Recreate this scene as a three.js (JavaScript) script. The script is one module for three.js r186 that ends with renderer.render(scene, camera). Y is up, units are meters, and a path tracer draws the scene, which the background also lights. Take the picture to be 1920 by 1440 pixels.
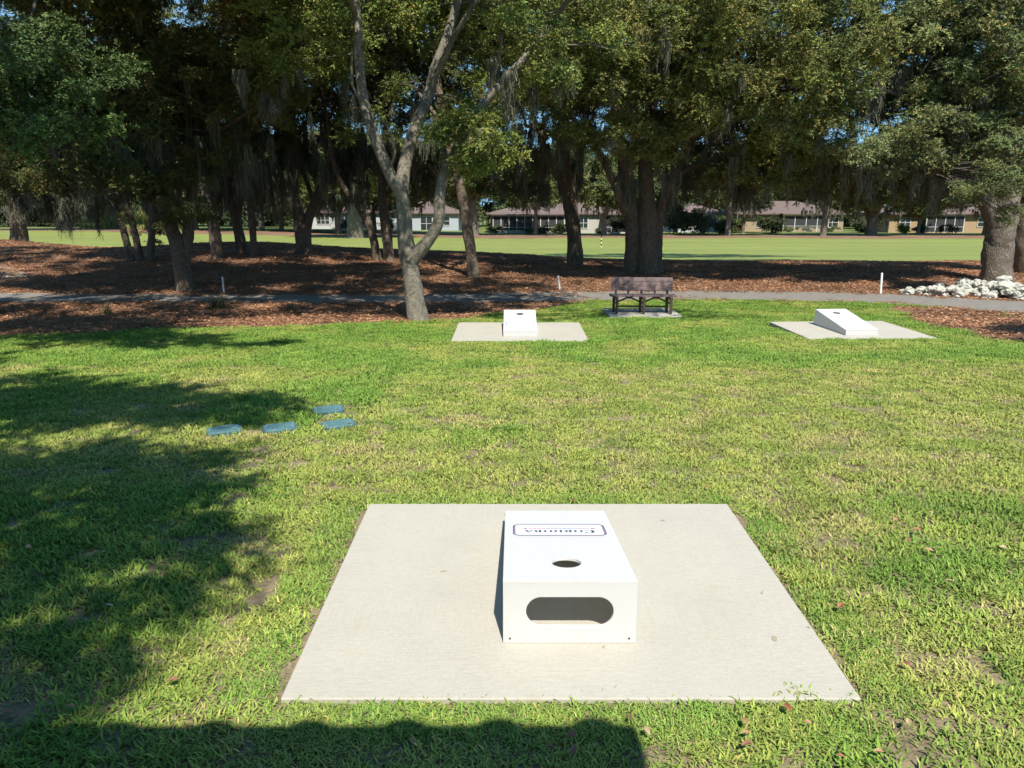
import * as THREE from 'three';
import { mergeGeometries } from 'three/addons/utils/BufferGeometryUtils.js';
import { RoundedBoxGeometry } from 'three/addons/geometries/RoundedBoxGeometry.js';
import { createNoise2D, createNoise3D } from 'simplex-noise';

// ------------------------------------------------------------------ camera, sky, sun, exposure
const scene = new THREE.Scene();
const camera = new THREE.PerspectiveCamera(56.68, 4 / 3, 0.1, 1500);
camera.position.set(0, 1.93, 0);
camera.rotation.set(-13.68 * Math.PI / 180, 0, 0);
const renderer = new THREE.WebGLRenderer({ antialias: true });
renderer.toneMapping = THREE.LinearToneMapping;
renderer.toneMappingExposure = 1.52;
renderer.shadowMap.enabled = true;
renderer.setSize(1024, 768);

const SUN_ELEVATION = 53 * Math.PI / 180;                       // behind the camera, a little to the right
const sunDir = new THREE.Vector3(0.22 * Math.cos(SUN_ELEVATION), Math.sin(SUN_ELEVATION), 0.9755 * Math.cos(SUN_ELEVATION)).normalize();
const sun = new THREE.DirectionalLight(new THREE.Color(1, 0.945, 0.84), 4.6);
sun.name = 'sun';
sun.position.copy(sunDir).multiplyScalar(90).add(new THREE.Vector3(0, 0, -20));
sun.target.position.set(0, 0, -20);
sun.castShadow = true;
sun.shadow.mapSize.set(4096, 4096);
Object.assign(sun.shadow.camera, { left: -45, right: 45, top: 60, bottom: -60, near: 1, far: 260 });
scene.add(sun, sun.target);
{
  const w = 128, h = 64, data = new Float32Array(w * h * 4);
  for (let j = 0; j < h; j++) {
    const el = Math.max(0, ((j + 0.5) / h - 0.5) * Math.PI), t = Math.pow(1 - Math.sin(el), 2.2);
    const c = [0.075 + 0.19 * t, 0.20 + 0.33 * t, 0.42 + 0.34 * t];
    for (let i = 0; i < w; i++) data.set([...c, 1], (j * w + i) * 4);
  }
  const sky = new THREE.DataTexture(data, w, h, THREE.RGBAFormat, THREE.FloatType);
  sky.mapping = THREE.EquirectangularReflectionMapping;
  sky.magFilter = sky.minFilter = THREE.LinearFilter;
  sky.wrapS = THREE.RepeatWrapping;
  sky.needsUpdate = true;
  scene.background = sky;
  scene.environment = sky;
}

// ------------------------------------------------------------------ helpers
function rng(seed) { let a = seed >>> 0; return () => { a = (a + 0x6d2b79f5) | 0; let t = Math.imul(a ^ (a >>> 15), 1 | a); t = (t + Math.imul(t ^ (t >>> 7), 61 | t)) ^ t; return ((t ^ (t >>> 14)) >>> 0) / 4294967296; }; }
const R0 = rng(7);
const n2 = createNoise2D(rng(11)), n3 = createNoise3D(rng(12));
const clamp = (v, a = 0, b = 1) => Math.min(b, Math.max(a, v));
const smooth = (a, b, v) => { const t = clamp((v - a) / (b - a)); return t * t * (3 - 2 * t); };
const lerp = (a, b, t) => a + (b - a) * t;
const fbm = (x, y, o = 4) => { let s = 0, a = 0.5, f = 1; for (let i = 0; i < o; i++) { s += a * n2(x * f, y * f); a *= 0.5; f *= 2.03; } return s; };
const taken = new Map();
function numbered(name) { const n = taken.get(name) ?? 0; taken.set(name, n + 1); return n ? name + '_' + String(n).padStart(3, '0') : name; }
function tag(o, label, category, group, kind) { Object.assign(o.userData, { label, category }); if (group) o.userData.group = group; if (kind) o.userData.kind = kind; return o; }
function thing(name, label, category, [x, y, z] = [0, 0, 0], turn = 0, group) {
  const o = new THREE.Group(); o.name = numbered(name); o.position.set(x, y, z); o.rotation.y = turn; scene.add(o); return tag(o, label, category, group);
}
function part(name, geometry, material, parent, pos, rot) {
  const m = new THREE.Mesh(geometry, material); m.name = name; if (pos) m.position.set(...pos); if (rot) m.rotation.set(...rot); parent.add(m); return m;
}
function structure(name, geometry, material, label) {
  const m = new THREE.Mesh(geometry, material); m.name = name; m.userData = { kind: 'structure', label, category: 'ground' }; scene.add(m); return m;
}
const boxG = (w, h, d, x = 0, y = 0, z = 0) => new THREE.BoxGeometry(w, h, d).translate(x, y, z);
const interp = (pts, x) => {            // piecewise-linear curve through [x, y] points
  if (x <= pts[0][0]) return pts[0][1];
  for (let i = 1; i < pts.length; i++) if (x <= pts[i][0]) return lerp(pts[i - 1][1], pts[i][1], (x - pts[i - 1][0]) / (pts[i][0] - pts[i - 1][0]));
  return pts[pts.length - 1][1];
};
// tiling noise textures: f(u, v) gives [r, g, b] (linear) or a number; noise is sampled on a torus so that edges meet
const n4 = (() => { const a = createNoise3D(rng(21)); return (u, v, k) => { const A = u * 2 * Math.PI, B = v * 2 * Math.PI, q = k / (2 * Math.PI); return 0.5 * (a(Math.cos(A) * q, Math.sin(A) * q, Math.cos(B) * q + 7) + a(Math.cos(B) * q + 31, Math.sin(B) * q, Math.sin(A) * q + 3)); }; })();
const tf = (u, v, k, o = 3) => { let s = 0, a = 0.55; for (let i = 0; i < o; i++) { s += a * n4((u + i * 0.37) % 1, (v + i * 0.61) % 1, k); k *= 2; a *= 0.55; } return s; };
function tex(size, f, isColor = true, repeat = 1) {
  const data = new Uint8Array(size * size * 4), enc = (c) => { c = clamp(c); return 255 * (c <= 0.0031308 ? c * 12.92 : 1.055 * Math.pow(c, 1 / 2.4) - 0.055); };
  for (let j = 0; j < size; j++) for (let i = 0; i < size; i++) {
    const c = f(i / size, j / size), o = (j * size + i) * 4;
    if (isColor) { data[o] = enc(c[0]); data[o + 1] = enc(c[1]); data[o + 2] = enc(c[2]); } else data[o] = data[o + 1] = data[o + 2] = 255 * clamp(c);
    data[o + 3] = 255;
  }
  const t = new THREE.DataTexture(data, size, size); t.wrapS = t.wrapT = THREE.RepeatWrapping; t.magFilter = t.minFilter = THREE.LinearFilter;
  if (isColor) t.colorSpace = THREE.SRGBColorSpace;
  t.repeat.set(repeat, repeat); t.needsUpdate = true; return t;
}
const std = (o) => new THREE.MeshStandardMaterial(o);
const rgb = (r, g, b) => new THREE.Color().setRGB(r, g, b);

// ------------------------------------------------------------------ terrain (d = metres ahead of the camera, world z = -d)
const PROFILE = [[-10, -0.055], [2.6, -0.05], [4.6, -0.02], [8, -0.1], [12.5, -0.31], [17, -0.45], [20, -0.42], [25, -0.2], [30, -0.25], [40, -0.6], [50, -0.85], [70, -1.0], [100, -1.15], [200, -1.5], [600, -2]];
const bump = (x, d, cx, cd, sx, sd, a) => a * Math.exp(-(((x - cx) / sx) ** 2) - (((d - cd) / sd) ** 2));
const H = (x, d) => interp(PROFILE, d) + 0.5 * Math.exp(-(((d - 34) / 6) ** 2)) / (1 + Math.exp((x - 1) / 2))
  + bump(x, d, -12.5, 33, 4.5, 5, 0.38) + bump(x, d, -26, 34, 5, 6, 0.5) + bump(x, d, -55, 90, 30, 35, 0.9);
const LAWN_EDGE = [[-40, 12.4], [-10.9, 12.5], [-9.4, 12.9], [-8.2, 13.3], [-7, 13.9], [-4.4, 14.45], [-2.9, 14.9], [-2.0, 15.2], [-1.1, 15.8], [0, 17.0], [1.07, 17.9], [1.98, 18.9], [4.5, 19.45], [6.35, 19.35], [8.4, 19.05], [10.2, 18.45], [12.2, 16.9], [13.3, 14.3], [14.2, 10], [14.8, 4], [15, -8]];
const PATH = [[-40, 18.6, -42, 20.6], [-16.3, 18.7, -16.5, 20.7], [-13.6, 18.9, -13.8, 20.6], [-9.4, 18.9, -9.5, 20.3], [-5.6, 18.75, -5.7, 20.2], [-2.25, 18.75, -2.3, 20.3], [0.57, 18.95, 0.6, 20.7], [2, 19.17, 2.1, 20.8], [4.5, 19.4, 4.8, 20.95], [6.35, 19.3, 6.9, 20.95], [8.4, 19.0, 9.1, 20.75], [10.2, 18.4, 11.2, 20.25], [12.16, 16.85, 13.6, 18.95], [13.3, 14.2, 15.6, 17.1], [14.2, 10, 17, 11], [14.8, 4, 17.6, 4], [15, -6, 17.8, -6]];
const lawnEdge = (x) => interp(LAWN_EDGE, x) + 0.10 * n2(x * 0.9, 3.3) + 0.05 * n2(x * 3.1, 8);
const fairEdge = (x) => 34.2 + 0.9 * n2(x * 0.12, 5.5) + 0.25 * n2(x * 0.6, 1.5) + (x > 1 ? 0 : 0.4);
const fairFar = (x) => 81 + 3 * n2(x * 0.05, 9.1) + 0.8 * n2(x * 0.23, 2) - 0.02 * Math.abs(x);
const RIGHT_MULCH = [[12.0, 17.0], [10.9, 17.9], [9.4, 17.95], [9.3, 16.8], [8.75, 15.3], [8.65, 14.2], [8.8, 13.6], [8.6, 12.75], [9.0, 12.2], [9.9, 11.7], [11.5, 11.2], [13.9, 11.0], [13.2, 14.3]];
const inside = (poly, x, d) => { let c = false; for (let i = 0, j = poly.length - 1; i < poly.length; j = i++) { const [xi, yi] = poly[i], [xj, yj] = poly[j]; if ((yi > d) !== (yj > d) && x < ((xj - xi) * (d - yi)) / (yj - yi) + xi) c = !c; } return c; };
const pathPoly = [...PATH.map((p) => [p[0], p[1]]), ...PATH.slice().reverse().map((p) => [p[2], p[3]])];
const onPath = (x, d) => inside(pathPoly, x, d);
function rows(x0, x1, nx, lo, hi, nd, off, grow = 1) {
  const pos = [], uv = [], idx = [];
  for (let i = 0; i <= nx; i++) {
    const x = lerp(x0, x1, i / nx), a = lo(x), b = hi(x);
    for (let j = 0; j <= nd; j++) { const d = lerp(a, b, Math.pow(j / nd, grow)); pos.push(x, H(x, d) + (typeof off === 'function' ? off(x, d) : off), -d); uv.push(x, d); }
  }
  for (let i = 0; i < nx; i++) for (let j = 0; j < nd; j++) { const a = i * (nd + 1) + j, b = a + nd + 1; idx.push(a, b, a + 1, b, b + 1, a + 1); }
  const g = new THREE.BufferGeometry(); g.setAttribute('position', new THREE.Float32BufferAttribute(pos, 3)); g.setAttribute('uv', new THREE.Float32BufferAttribute(uv, 2)); g.setIndex(idx); g.computeVertexNormals(); return g;
}
function patch(poly, off, step = 0.25, lift = () => 0) {         // a sheet over a polygon given as [x, d] points
  const s = new THREE.Shape(poly.map(([x, d]) => new THREE.Vector2(x, d)));
  const xs = poly.map((p) => p[0]), ds = poly.map((p) => p[1]);
  const pos = [], uv = [], idx = [], at = new Map();
  const x0 = Math.min(...xs), x1 = Math.max(...xs), d0 = Math.min(...ds), d1 = Math.max(...ds);
  const vert = (i, j) => { const k = i * 10000 + j; if (!at.has(k)) { const x = x0 + i * step, d = d0 + j * step; at.set(k, pos.length / 3); pos.push(x, H(x, d) + off + lift(x, d), -d); uv.push(x, d); } return at.get(k); };
  for (let i = 0; x0 + i * step < x1; i++) for (let j = 0; d0 + j * step < d1; j++) if (inside(poly, x0 + (i + 0.5) * step, d0 + (j + 0.5) * step)) { const a = vert(i, j), b = vert(i + 1, j), c = vert(i + 1, j + 1), e = vert(i, j + 1); idx.push(a, b, c, a, c, e); }
  const g = new THREE.BufferGeometry(); g.setAttribute('position', new THREE.Float32BufferAttribute(pos, 3)); g.setAttribute('uv', new THREE.Float32BufferAttribute(uv, 2)); g.setIndex(idx); g.computeVertexNormals(); return g;
}

// ------------------------------------------------------------------ surface materials
const soilTex = tex(512, (u, v) => { const a = tf(u, v, 9, 4), b = tf(v, u, 46, 3), k = clamp(0.5 + 0.6 * a + 0.7 * b); return [lerp(0.12, 0.30, k), lerp(0.095, 0.235, k), lerp(0.055, 0.135, k)]; });
const mulchTex = tex(1024, (u, v) => { const a = tf(u, v, 6, 4), b = tf(v, u, 60, 3), k = clamp(0.5 + 0.45 * a + 0.9 * b); return [lerp(0.08, 0.36, k), lerp(0.042, 0.20, k), lerp(0.027, 0.115, k)]; });
const fairTex = tex(1024, (u, v) => { const a = tf(u, v, 5, 4), b = tf(v, u, 70, 3), k = clamp(0.5 + 0.35 * a + 0.5 * b); return [lerp(0.14, 0.245, k), lerp(0.185, 0.265, k), lerp(0.028, 0.058, k)]; });
const yardTex = tex(512, (u, v) => { const a = tf(u, v, 7, 4), b = tf(v, u, 50, 3), k = clamp(0.5 + 0.6 * a + 0.5 * b); return [lerp(0.09, 0.18, k), lerp(0.13, 0.21, k), lerp(0.022, 0.05, k)]; });
const asphaltTex = tex(1024, (u, v) => { const a = tf(u, v, 5, 3), b = tf(v, u, 120, 2), k = 0.19 + 0.04 * a + 0.07 * b; return [k * 1.1, k, k * 0.87]; });
const fineBump = tex(512, (u, v) => 0.5 + 0.5 * tf(u, v, 60, 3), false);
const rep = (t, sx, sy = sx) => { const c = t.clone(); c.repeat.set(sx, sy); c.needsUpdate = true; return c; };
const M = {
  soil: std({ map: rep(soilTex, 0.7), roughness: 1, bumpMap: rep(fineBump, 1), bumpScale: 0.01 }),
  mulch: std({ map: rep(mulchTex, 0.28), roughness: 1, bumpMap: rep(fineBump, 0.8), bumpScale: 0.02 }),
  fairway: std({ map: rep(fairTex, 0.09), roughness: 1, vertexColors: true }),
  yard: std({ map: rep(yardTex, 0.11), roughness: 1 }),
  farMulch: std({ map: rep(mulchTex, 0.12), roughness: 1 }),
  asphalt: std({ map: rep(asphaltTex, 0.6), roughness: 0.9, bumpMap: rep(fineBump, 3), bumpScale: 0.003 }),
  white: std({ color: rgb(0.80, 0.79, 0.76), roughness: 0.55 }),
};

// ------------------------------------------------------------------ ground sheets
structure('ground', rows(-700, 700, 140, () => -80, () => 900, 160, (x, d) => (Math.abs(x) < 175 && d > -12 && d < 190 ? -0.6 : 0), 1.6), M.yard, 'open grassland running to the horizon');
structure('lawn', rows(-40, 15, 220, () => -9, lawnEdge, 110, 0), M.soil, 'thatchy soil of the sunlit lawn around the concrete pads');
structure('mulch_bed', rows(-70, 70, 280, lawnEdge, fairEdge, 90, 0.003), M.mulch, 'brown bed of pine straw and leaves under the oaks');
const fairGeo = rows(-170, 170, 240, fairEdge, fairFar, 120, 0.006);
{ // mown bands and worn straw-coloured patches of the turf
  const p = fairGeo.attributes.position, col = []; for (let i = 0; i < p.count; i++) { const x = p.getX(i), d = -p.getZ(i), b = 0.10 * n2(x * 0.012, d * 0.22) + 0.08 * n2(x * 0.05, d * 0.6 + 9), w = smooth(0.25, 0.7, fbm(x * 0.06 + 4, d * 0.14, 3)); col.push(1 + b + 0.30 * w, 1 + b + 0.06 * w, 1 + b + 0.25 * w); }
  fairGeo.setAttribute('color', new THREE.Float32BufferAttribute(col, 3));
}
structure('fairway', fairGeo, M.fairway, 'mown golf fairway beyond the oaks');
structure('far_mulch_strip', rows(-170, 170, 120, fairFar, (x) => 92 + 2 * n2(x * 0.07, 4), 12, 0.003), M.farMulch, 'reddish pine straw strip between fairway and houses');
structure('far_yard', rows(-170, 170, 60, (x) => 92 + 2 * n2(x * 0.07, 4), () => 190, 30, 0), M.yard, 'green back yards around the houses');
{
  const pos = [], uv = [], idx = [], seg = [];
  for (let i = 1; i < PATH.length; i++) { const n = Math.ceil(Math.hypot(PATH[i][0] - PATH[i - 1][0], PATH[i][1] - PATH[i - 1][1]) / 0.35); for (let k = 0; k < n; k++) seg.push(PATH[i].map((v, c) => lerp(PATH[i - 1][c], v, k / n))); }
  const nd = 8; let run = 0;
  seg.forEach((s, i) => { if (i) run += Math.hypot(s[0] - seg[i - 1][0], s[1] - seg[i - 1][1]); for (let j = 0; j <= nd; j++) { const w = 0.05 * n2(i * 0.3, j ? 9 : 4) * (j === 0 || j === nd ? 1 : 0), t = j / nd, x = lerp(s[0], s[2], t), d = lerp(s[1], s[3], t) + w; pos.push(x, H(x, d) + 0.014, -d); uv.push(run, t * 2); } });
  for (let i = 0; i < seg.length - 1; i++) for (let j = 0; j < nd; j++) { const a = i * (nd + 1) + j, b = a + nd + 1; idx.push(a, b, a + 1, b, b + 1, a + 1); }
  const g = new THREE.BufferGeometry(); g.setAttribute('position', new THREE.Float32BufferAttribute(pos, 3)); g.setAttribute('uv', new THREE.Float32BufferAttribute(uv, 2)); g.setIndex(idx); g.computeVertexNormals();
  structure('cart_path', g, M.asphalt, 'grey asphalt cart path winding under the oaks');
}
const mulchLift = (x, d) => 0.012 + 0.10 * Math.exp(-(((x - 11) / 1.7) ** 2) - (((d - 13) / 1.2) ** 2));
structure('mulch_patch', patch(RIGHT_MULCH, 0, 0.12, mulchLift), M.mulch, 'reddish mulch patch at the lawn edge beside the path');
const SAND = [[-21, 25.6], [-20, 24.6], [-17.8, 23.2], [-16.4, 23.0], [-16, 23.7], [-17.2, 25.2], [-19, 26.8], [-20.6, 27]];
structure('sand_patch', patch(SAND, 0.012, 0.15), std({ color: rgb(0.5, 0.46, 0.39), map: rep(asphaltTex, 0.5), roughness: 1 }), 'pale bare sandy patch in the mulch');

// ------------------------------------------------------------------ concrete pads
const sandTex = tex(512, (u, v) => { const a = tf(u, v, 8, 3), b = tf(v, u, 70, 2), k = clamp(0.5 + 0.5 * a + 0.6 * b); return [lerp(0.34, 0.56, k), lerp(0.30, 0.50, k), lerp(0.23, 0.40, k)]; });
scene.getObjectByName('sand_patch').material = std({ map: rep(sandTex, 0.4), roughness: 1 });
const concreteTex = tex(1024, (u, v) => {
  const a = tf(u, v, 4, 4), b = tf(v, u, 130, 2), broom = n4((u * 0.12) % 1, v, 240), stain = smooth(0.28, 0.7, tf(u + 0.3, v + 0.1, 8, 4)), k = 0.42 + 0.03 * a + 0.05 * b + 0.018 * broom;
  return [k * (1.04 - 0.03 * stain), k * (0.975 - 0.05 * stain), k * (0.825 - 0.12 * stain)];
});
const concreteBump = tex(1024, (u, v) => 0.5 + 0.18 * n4((u * 0.12) % 1, v, 240) + 0.25 * tf(v, u, 150, 2), false);
M.concrete = std({ map: rep(concreteTex, 0.42), roughness: 0.92, bumpMap: rep(concreteBump, 0.42), bumpScale: 0.0025 });
M.rust = std({ map: tex(64, (u, v) => { const k = 0.5 + 0.6 * tf(u, v, 5, 3); return [lerp(0.30, 0.40, k), lerp(0.25, 0.35, k), lerp(0.17, 0.26, k)]; }), roughness: 1 });
const uvBox = (g, s = 1) => {                                    // uv in metres from position, by the face's own axis
  const q = g.index ? g.toNonIndexed() : g, p = q.attributes.position, n = q.attributes.normal, uv = [];
  for (let i = 0; i < p.count; i++) { const ax = Math.abs(n.getX(i)), ay = Math.abs(n.getY(i)), az = Math.abs(n.getZ(i)); uv.push(...(ay >= ax && ay >= az ? [p.getX(i), p.getZ(i)] : ax >= az ? [p.getZ(i), p.getY(i)] : [p.getX(i), p.getY(i)]).map((v) => v * s)); }
  q.setAttribute('uv', new THREE.Float32BufferAttribute(uv, 2)); return q;
};
const PADS = [];
function pad(label, x, d0, w, l, y, tilt, turn = 0) {           // x: middle, d0: front edge; the slab rises away by tilt
  const o = thing('concrete_pad', label, 'concrete pad', [x, y, -d0], turn);
  o.rotation.order = 'YXZ'; o.rotation.x = tilt;
  part('slab', uvBox(new RoundedBoxGeometry(w, 0.16, l, 2, 0.008).translate(0, -0.08, -l / 2)), M.concrete, o);
  PADS.push({ x, d0, w, l, turn });
  return o;
}
const TILT = 1.5 * Math.PI / 180;
const padNear = pad('large pale concrete pad in the foreground lawn under the nearest white board', 0.2425, 2.548, 2.40, 1.90, -0.027, TILT);
const padMid = pad('pale concrete pad near the grey oak and left of the bench', 0.14, 12.24, 2.42, 1.95, -0.29, TILT * 0.8);
const padRight = pad('skewed pale concrete pad beside the mulch patch and the path', 6.53, 12.52, 2.36, 1.95, -0.31, TILT * 0.8, 3 * Math.PI / 180);
const padBench = pad('small shaded concrete pad beneath the park bench', 3.04, 15.85, 1.68, 1.5, -0.40, TILT * 0.4);
// rusty leaf stains that lie on the near slab: flecks with outlines of their own
{
  const r = rng(91);
  for (let i = 0; i < 7; i++) {
    const pts = [], n = 9, L = 0.010 + 0.014 * r(), W = L * (0.3 + 0.3 * r());
    for (let k = 0; k < n; k++) { const a = k / n * 2 * Math.PI, q = 0.75 + 0.4 * r(); pts.push(new THREE.Vector2(Math.cos(a) * L * q, Math.sin(a) * W * q)); }
    part('stain', new THREE.ShapeGeometry(new THREE.Shape(pts)).rotateX(-Math.PI / 2), M.rust, padNear, [-1.1 + 2.2 * r(), 0.0025, -1.8 + 1.6 * r()], [0, r() * 3, 0]);
  }
}

// ------------------------------------------------------------------ bag-toss boards
const sticker = (() => {
  const c = document.createElement('canvas'); c.width = 1024; c.height = 440; const g = c.getContext('2d');
  g.fillStyle = '#e9e9f2'; g.fillRect(0, 0, 1024, 440);
  const ring = (m, lw, col, rad) => { g.strokeStyle = col; g.lineWidth = lw; g.beginPath(); g.roundRect(m, m, 1024 - 2 * m, 440 - 2 * m, rad); g.stroke(); };
  g.fillStyle = '#f0f0f4'; g.fillRect(0, 0, 1024, 440);
  ring(16, 20, '#5f6f86', 70); ring(32, 9, '#a4596b', 56);
  g.fillStyle = '#e4e5ef'; g.beginPath(); g.roundRect(46, 46, 932, 348, 46); g.fill();
  g.fillStyle = '#363d48'; g.textAlign = 'center'; g.textBaseline = 'alphabetic';
  g.font = 'bold 190px serif'; const word = 'CORDOBA'; g.save(); g.translate(512, 210); g.scale(1.0, 0.86);
  g.font = 'bold 176px serif'; let w = 0; const sizes = [...word].map((ch, i) => (i ? 140 : 186)); const ws = sizes.map((s, i) => { g.font = `bold ${s}px serif`; return g.measureText(word[i]).width; }); w = ws.reduce((a, b) => a + b + 4, 0);
  let x = -w / 2; g.textAlign = 'left'; sizes.forEach((s, i) => { g.font = `bold ${s}px serif`; g.fillText(word[i], x, 0); x += ws[i] + 4; }); g.restore();
  // two smaller lines that the photograph shows only as fine strokes: an ornamented rule with narrow marks, and a short line below
  const r = rng(5); for (let i = 0; i < 46; i++) { const px = 180 + i * 14.6, edge = i < 9 || i > 31; g.fillStyle = edge ? '#a8506a' : '#5b6478'; g.fillRect(px, 246 + 10 * r(), 7, 44 - 14 * r()); if (r() < 0.5) g.fillRect(px, 246 + (r() < 0.5 ? 4 : 34), 12, 8); }
  g.fillStyle = '#a8506a'; for (const s of [-1, 1]) { g.beginPath(); g.moveTo(512 + s * 352, 244); g.lineTo(512 + s * 412, 268); g.lineTo(512 + s * 352, 292); g.fill(); }
  g.fillStyle = '#6b7282'; for (let i = 0; i < 22; i++) { if (i === 2 || i === 9) continue; g.fillRect(392 + i * 11, 330 + 8 * r(), 5, 30 - 10 * r()); }
  const t = new THREE.CanvasTexture(c); t.colorSpace = THREE.SRGBColorSpace; return t;
})();
const boardPaintTex = tex(512, (u, v) => { const k = 0.79 + 0.012 * tf(u, v, 7, 3), s = smooth(0.32, 0.7, tf(u, v, 34, 3)) * 0.07 + smooth(0.25, 0.6, tf(v, u, 9, 4)) * 0.03; return [k - s, k * 0.992 - s, k * 0.968 - s * 1.2]; });
M.board = new THREE.MeshPhysicalMaterial({ map: rep(boardPaintTex, 0.9), roughness: 0.9, transmission: 0.4, thickness: 0 });   // milky white plastic sheet that lets a little sun through
M.sticker = std({ map: sticker, roughness: 0.4 });
M.screw = std({ color: rgb(0.12, 0.12, 0.12), roughness: 0.4, metalness: 0.8 });
const BW = 0.615, BH = 0.305, BL = 0.10, BLEN = 1.2, LEAN = 0.035, TH = 0.016;
const boardGeo = (() => {
  const dz = BLEN - LEAN, dy = BH - BL, slope = Math.hypot(dz, dy), ang = Math.atan2(dy, dz);
  const ex = (shape, depth) => new THREE.ExtrudeGeometry(shape, { depth, bevelEnabled: true, bevelSize: 0.002, bevelThickness: 0.002, bevelSegments: 2, curveSegments: 28 });
  const rect = (w, h) => { const s = new THREE.Shape(); s.moveTo(-w / 2 + 0.002, 0.002); s.lineTo(w / 2 - 0.002, 0.002); s.lineTo(w / 2 - 0.002, h - 0.002); s.lineTo(-w / 2 + 0.002, h - 0.002); s.closePath(); return s; };
  const d = rect(BW, slope); d.holes.push(new THREE.Path().absarc(0, 0.235, 0.074, 0, Math.PI * 2, true));
  const deck = uvBox(ex(d, TH - 0.004).translate(0, 0, -TH + 0.004).rotateX(-Math.PI / 2));     // shape y runs to -z, face up
  const place = (g) => g.rotateX(-ang).translate(0, BH, -LEAN);
  const f = rect(BW, BH - 0.004), s0 = 0.083, s1 = 0.227, hw = 0.2035, rr = (s1 - s0) / 2, hole = new THREE.Path();
  hole.absarc(-hw + rr, (s0 + s1) / 2, rr, Math.PI * 1.5, Math.PI / 2, true); hole.absarc(hw - rr, (s0 + s1) / 2, rr, Math.PI / 2, -Math.PI / 2, true); f.holes.push(hole);
  const front = uvBox(ex(f, TH - 0.004).translate(0, 0, -TH + 0.002)).rotateX(-Math.atan2(LEAN, BH));
  const sd = new THREE.Shape(); sd.moveTo(0.012, 0.002); sd.lineTo(BLEN - 0.018, 0.002); sd.lineTo(BLEN - 0.018, BL - 0.018); sd.lineTo(LEAN + 0.012, BH - 0.02); sd.closePath();
  const side = uvBox(ex(sd, TH - 0.004).rotateY(Math.PI / 2).translate(-TH / 2, 0, 0));       // runs to -z
  const low = uvBox(ex(rect(BW, BL - 0.016), TH - 0.004)).translate(0, 0, -BLEN);
  const k = new THREE.Shape(); const W = 0.265, Hh = 0.115, q = 0.03; k.moveTo(-W + q, -Hh); k.lineTo(W - q, -Hh); k.quadraticCurveTo(W, -Hh, W, -Hh + q); k.lineTo(W, Hh - q); k.quadraticCurveTo(W, Hh, W - q, Hh); k.lineTo(-W + q, Hh); k.quadraticCurveTo(-W, Hh, -W, Hh - q); k.lineTo(-W, -Hh + q); k.quadraticCurveTo(-W, -Hh, -W + q, -Hh);
  const label = new THREE.ShapeGeometry(k, 8), p = label.attributes.position, uv = []; for (let i = 0; i < p.count; i++) uv.push(0.5 + p.getX(i) / (2 * W), 0.5 + p.getY(i) / (2 * Hh)); label.setAttribute('uv', new THREE.Float32BufferAttribute(uv, 2));
  label.rotateZ(Math.PI).rotateX(-Math.PI / 2).translate(0, 0.0035, -slope * 0.655); place(label); place(deck);
  return { deck, front, side, low, label };
})();
const screwGeo = new THREE.CylinderGeometry(0.0045, 0.0045, 0.003, 10).rotateX(Math.PI / 2);
function tossBoard(label, onPad, x, z, turn) {
  // stands on the pad: local pad coordinates -> world
  onPad.updateMatrixWorld(true); const at = new THREE.Vector3(x, 0.0015, z).applyMatrix4(onPad.matrixWorld);
  const o = thing('bag_toss_board', label, 'game board', at.toArray());
  o.rotation.order = 'YXZ'; o.rotation.y = turn; o.rotation.x = onPad.rotation.x * Math.cos(turn - onPad.rotation.y);
  part('deck', boardGeo.deck, M.board, o); const f = part('front_panel', boardGeo.front, M.board, o);
  for (const s of [-1, 1]) part('side_panel', boardGeo.side, M.board, o, [s * (BW / 2 - TH / 2 - 0.004), 0, 0]);
  part('low_panel', boardGeo.low, M.board, o); part('logo_label', boardGeo.label, M.sticker, o);
  for (const s of [-1, 1]) part('screw', screwGeo, M.screw, f, [s * (BW / 2 - 0.032), 0.026, 0.001]);
  return o;
}
tossBoard('large white board in the foreground, tall slotted end turned to us', padNear, 0.266 - 0.2425, -(2.92 - 2.548), 0);
tossBoard('small white sloped board on the middle pad, left of the bench', padMid, 0.15 - 0.14, -(12.69 - 12.24) - BLEN, Math.PI);
tossBoard('white sloped board on the skewed pad at right, its grey side showing', padRight, 6.42 - 6.53, -(12.96 - 12.52) - BLEN, Math.PI + 5 * Math.PI / 180);

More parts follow.
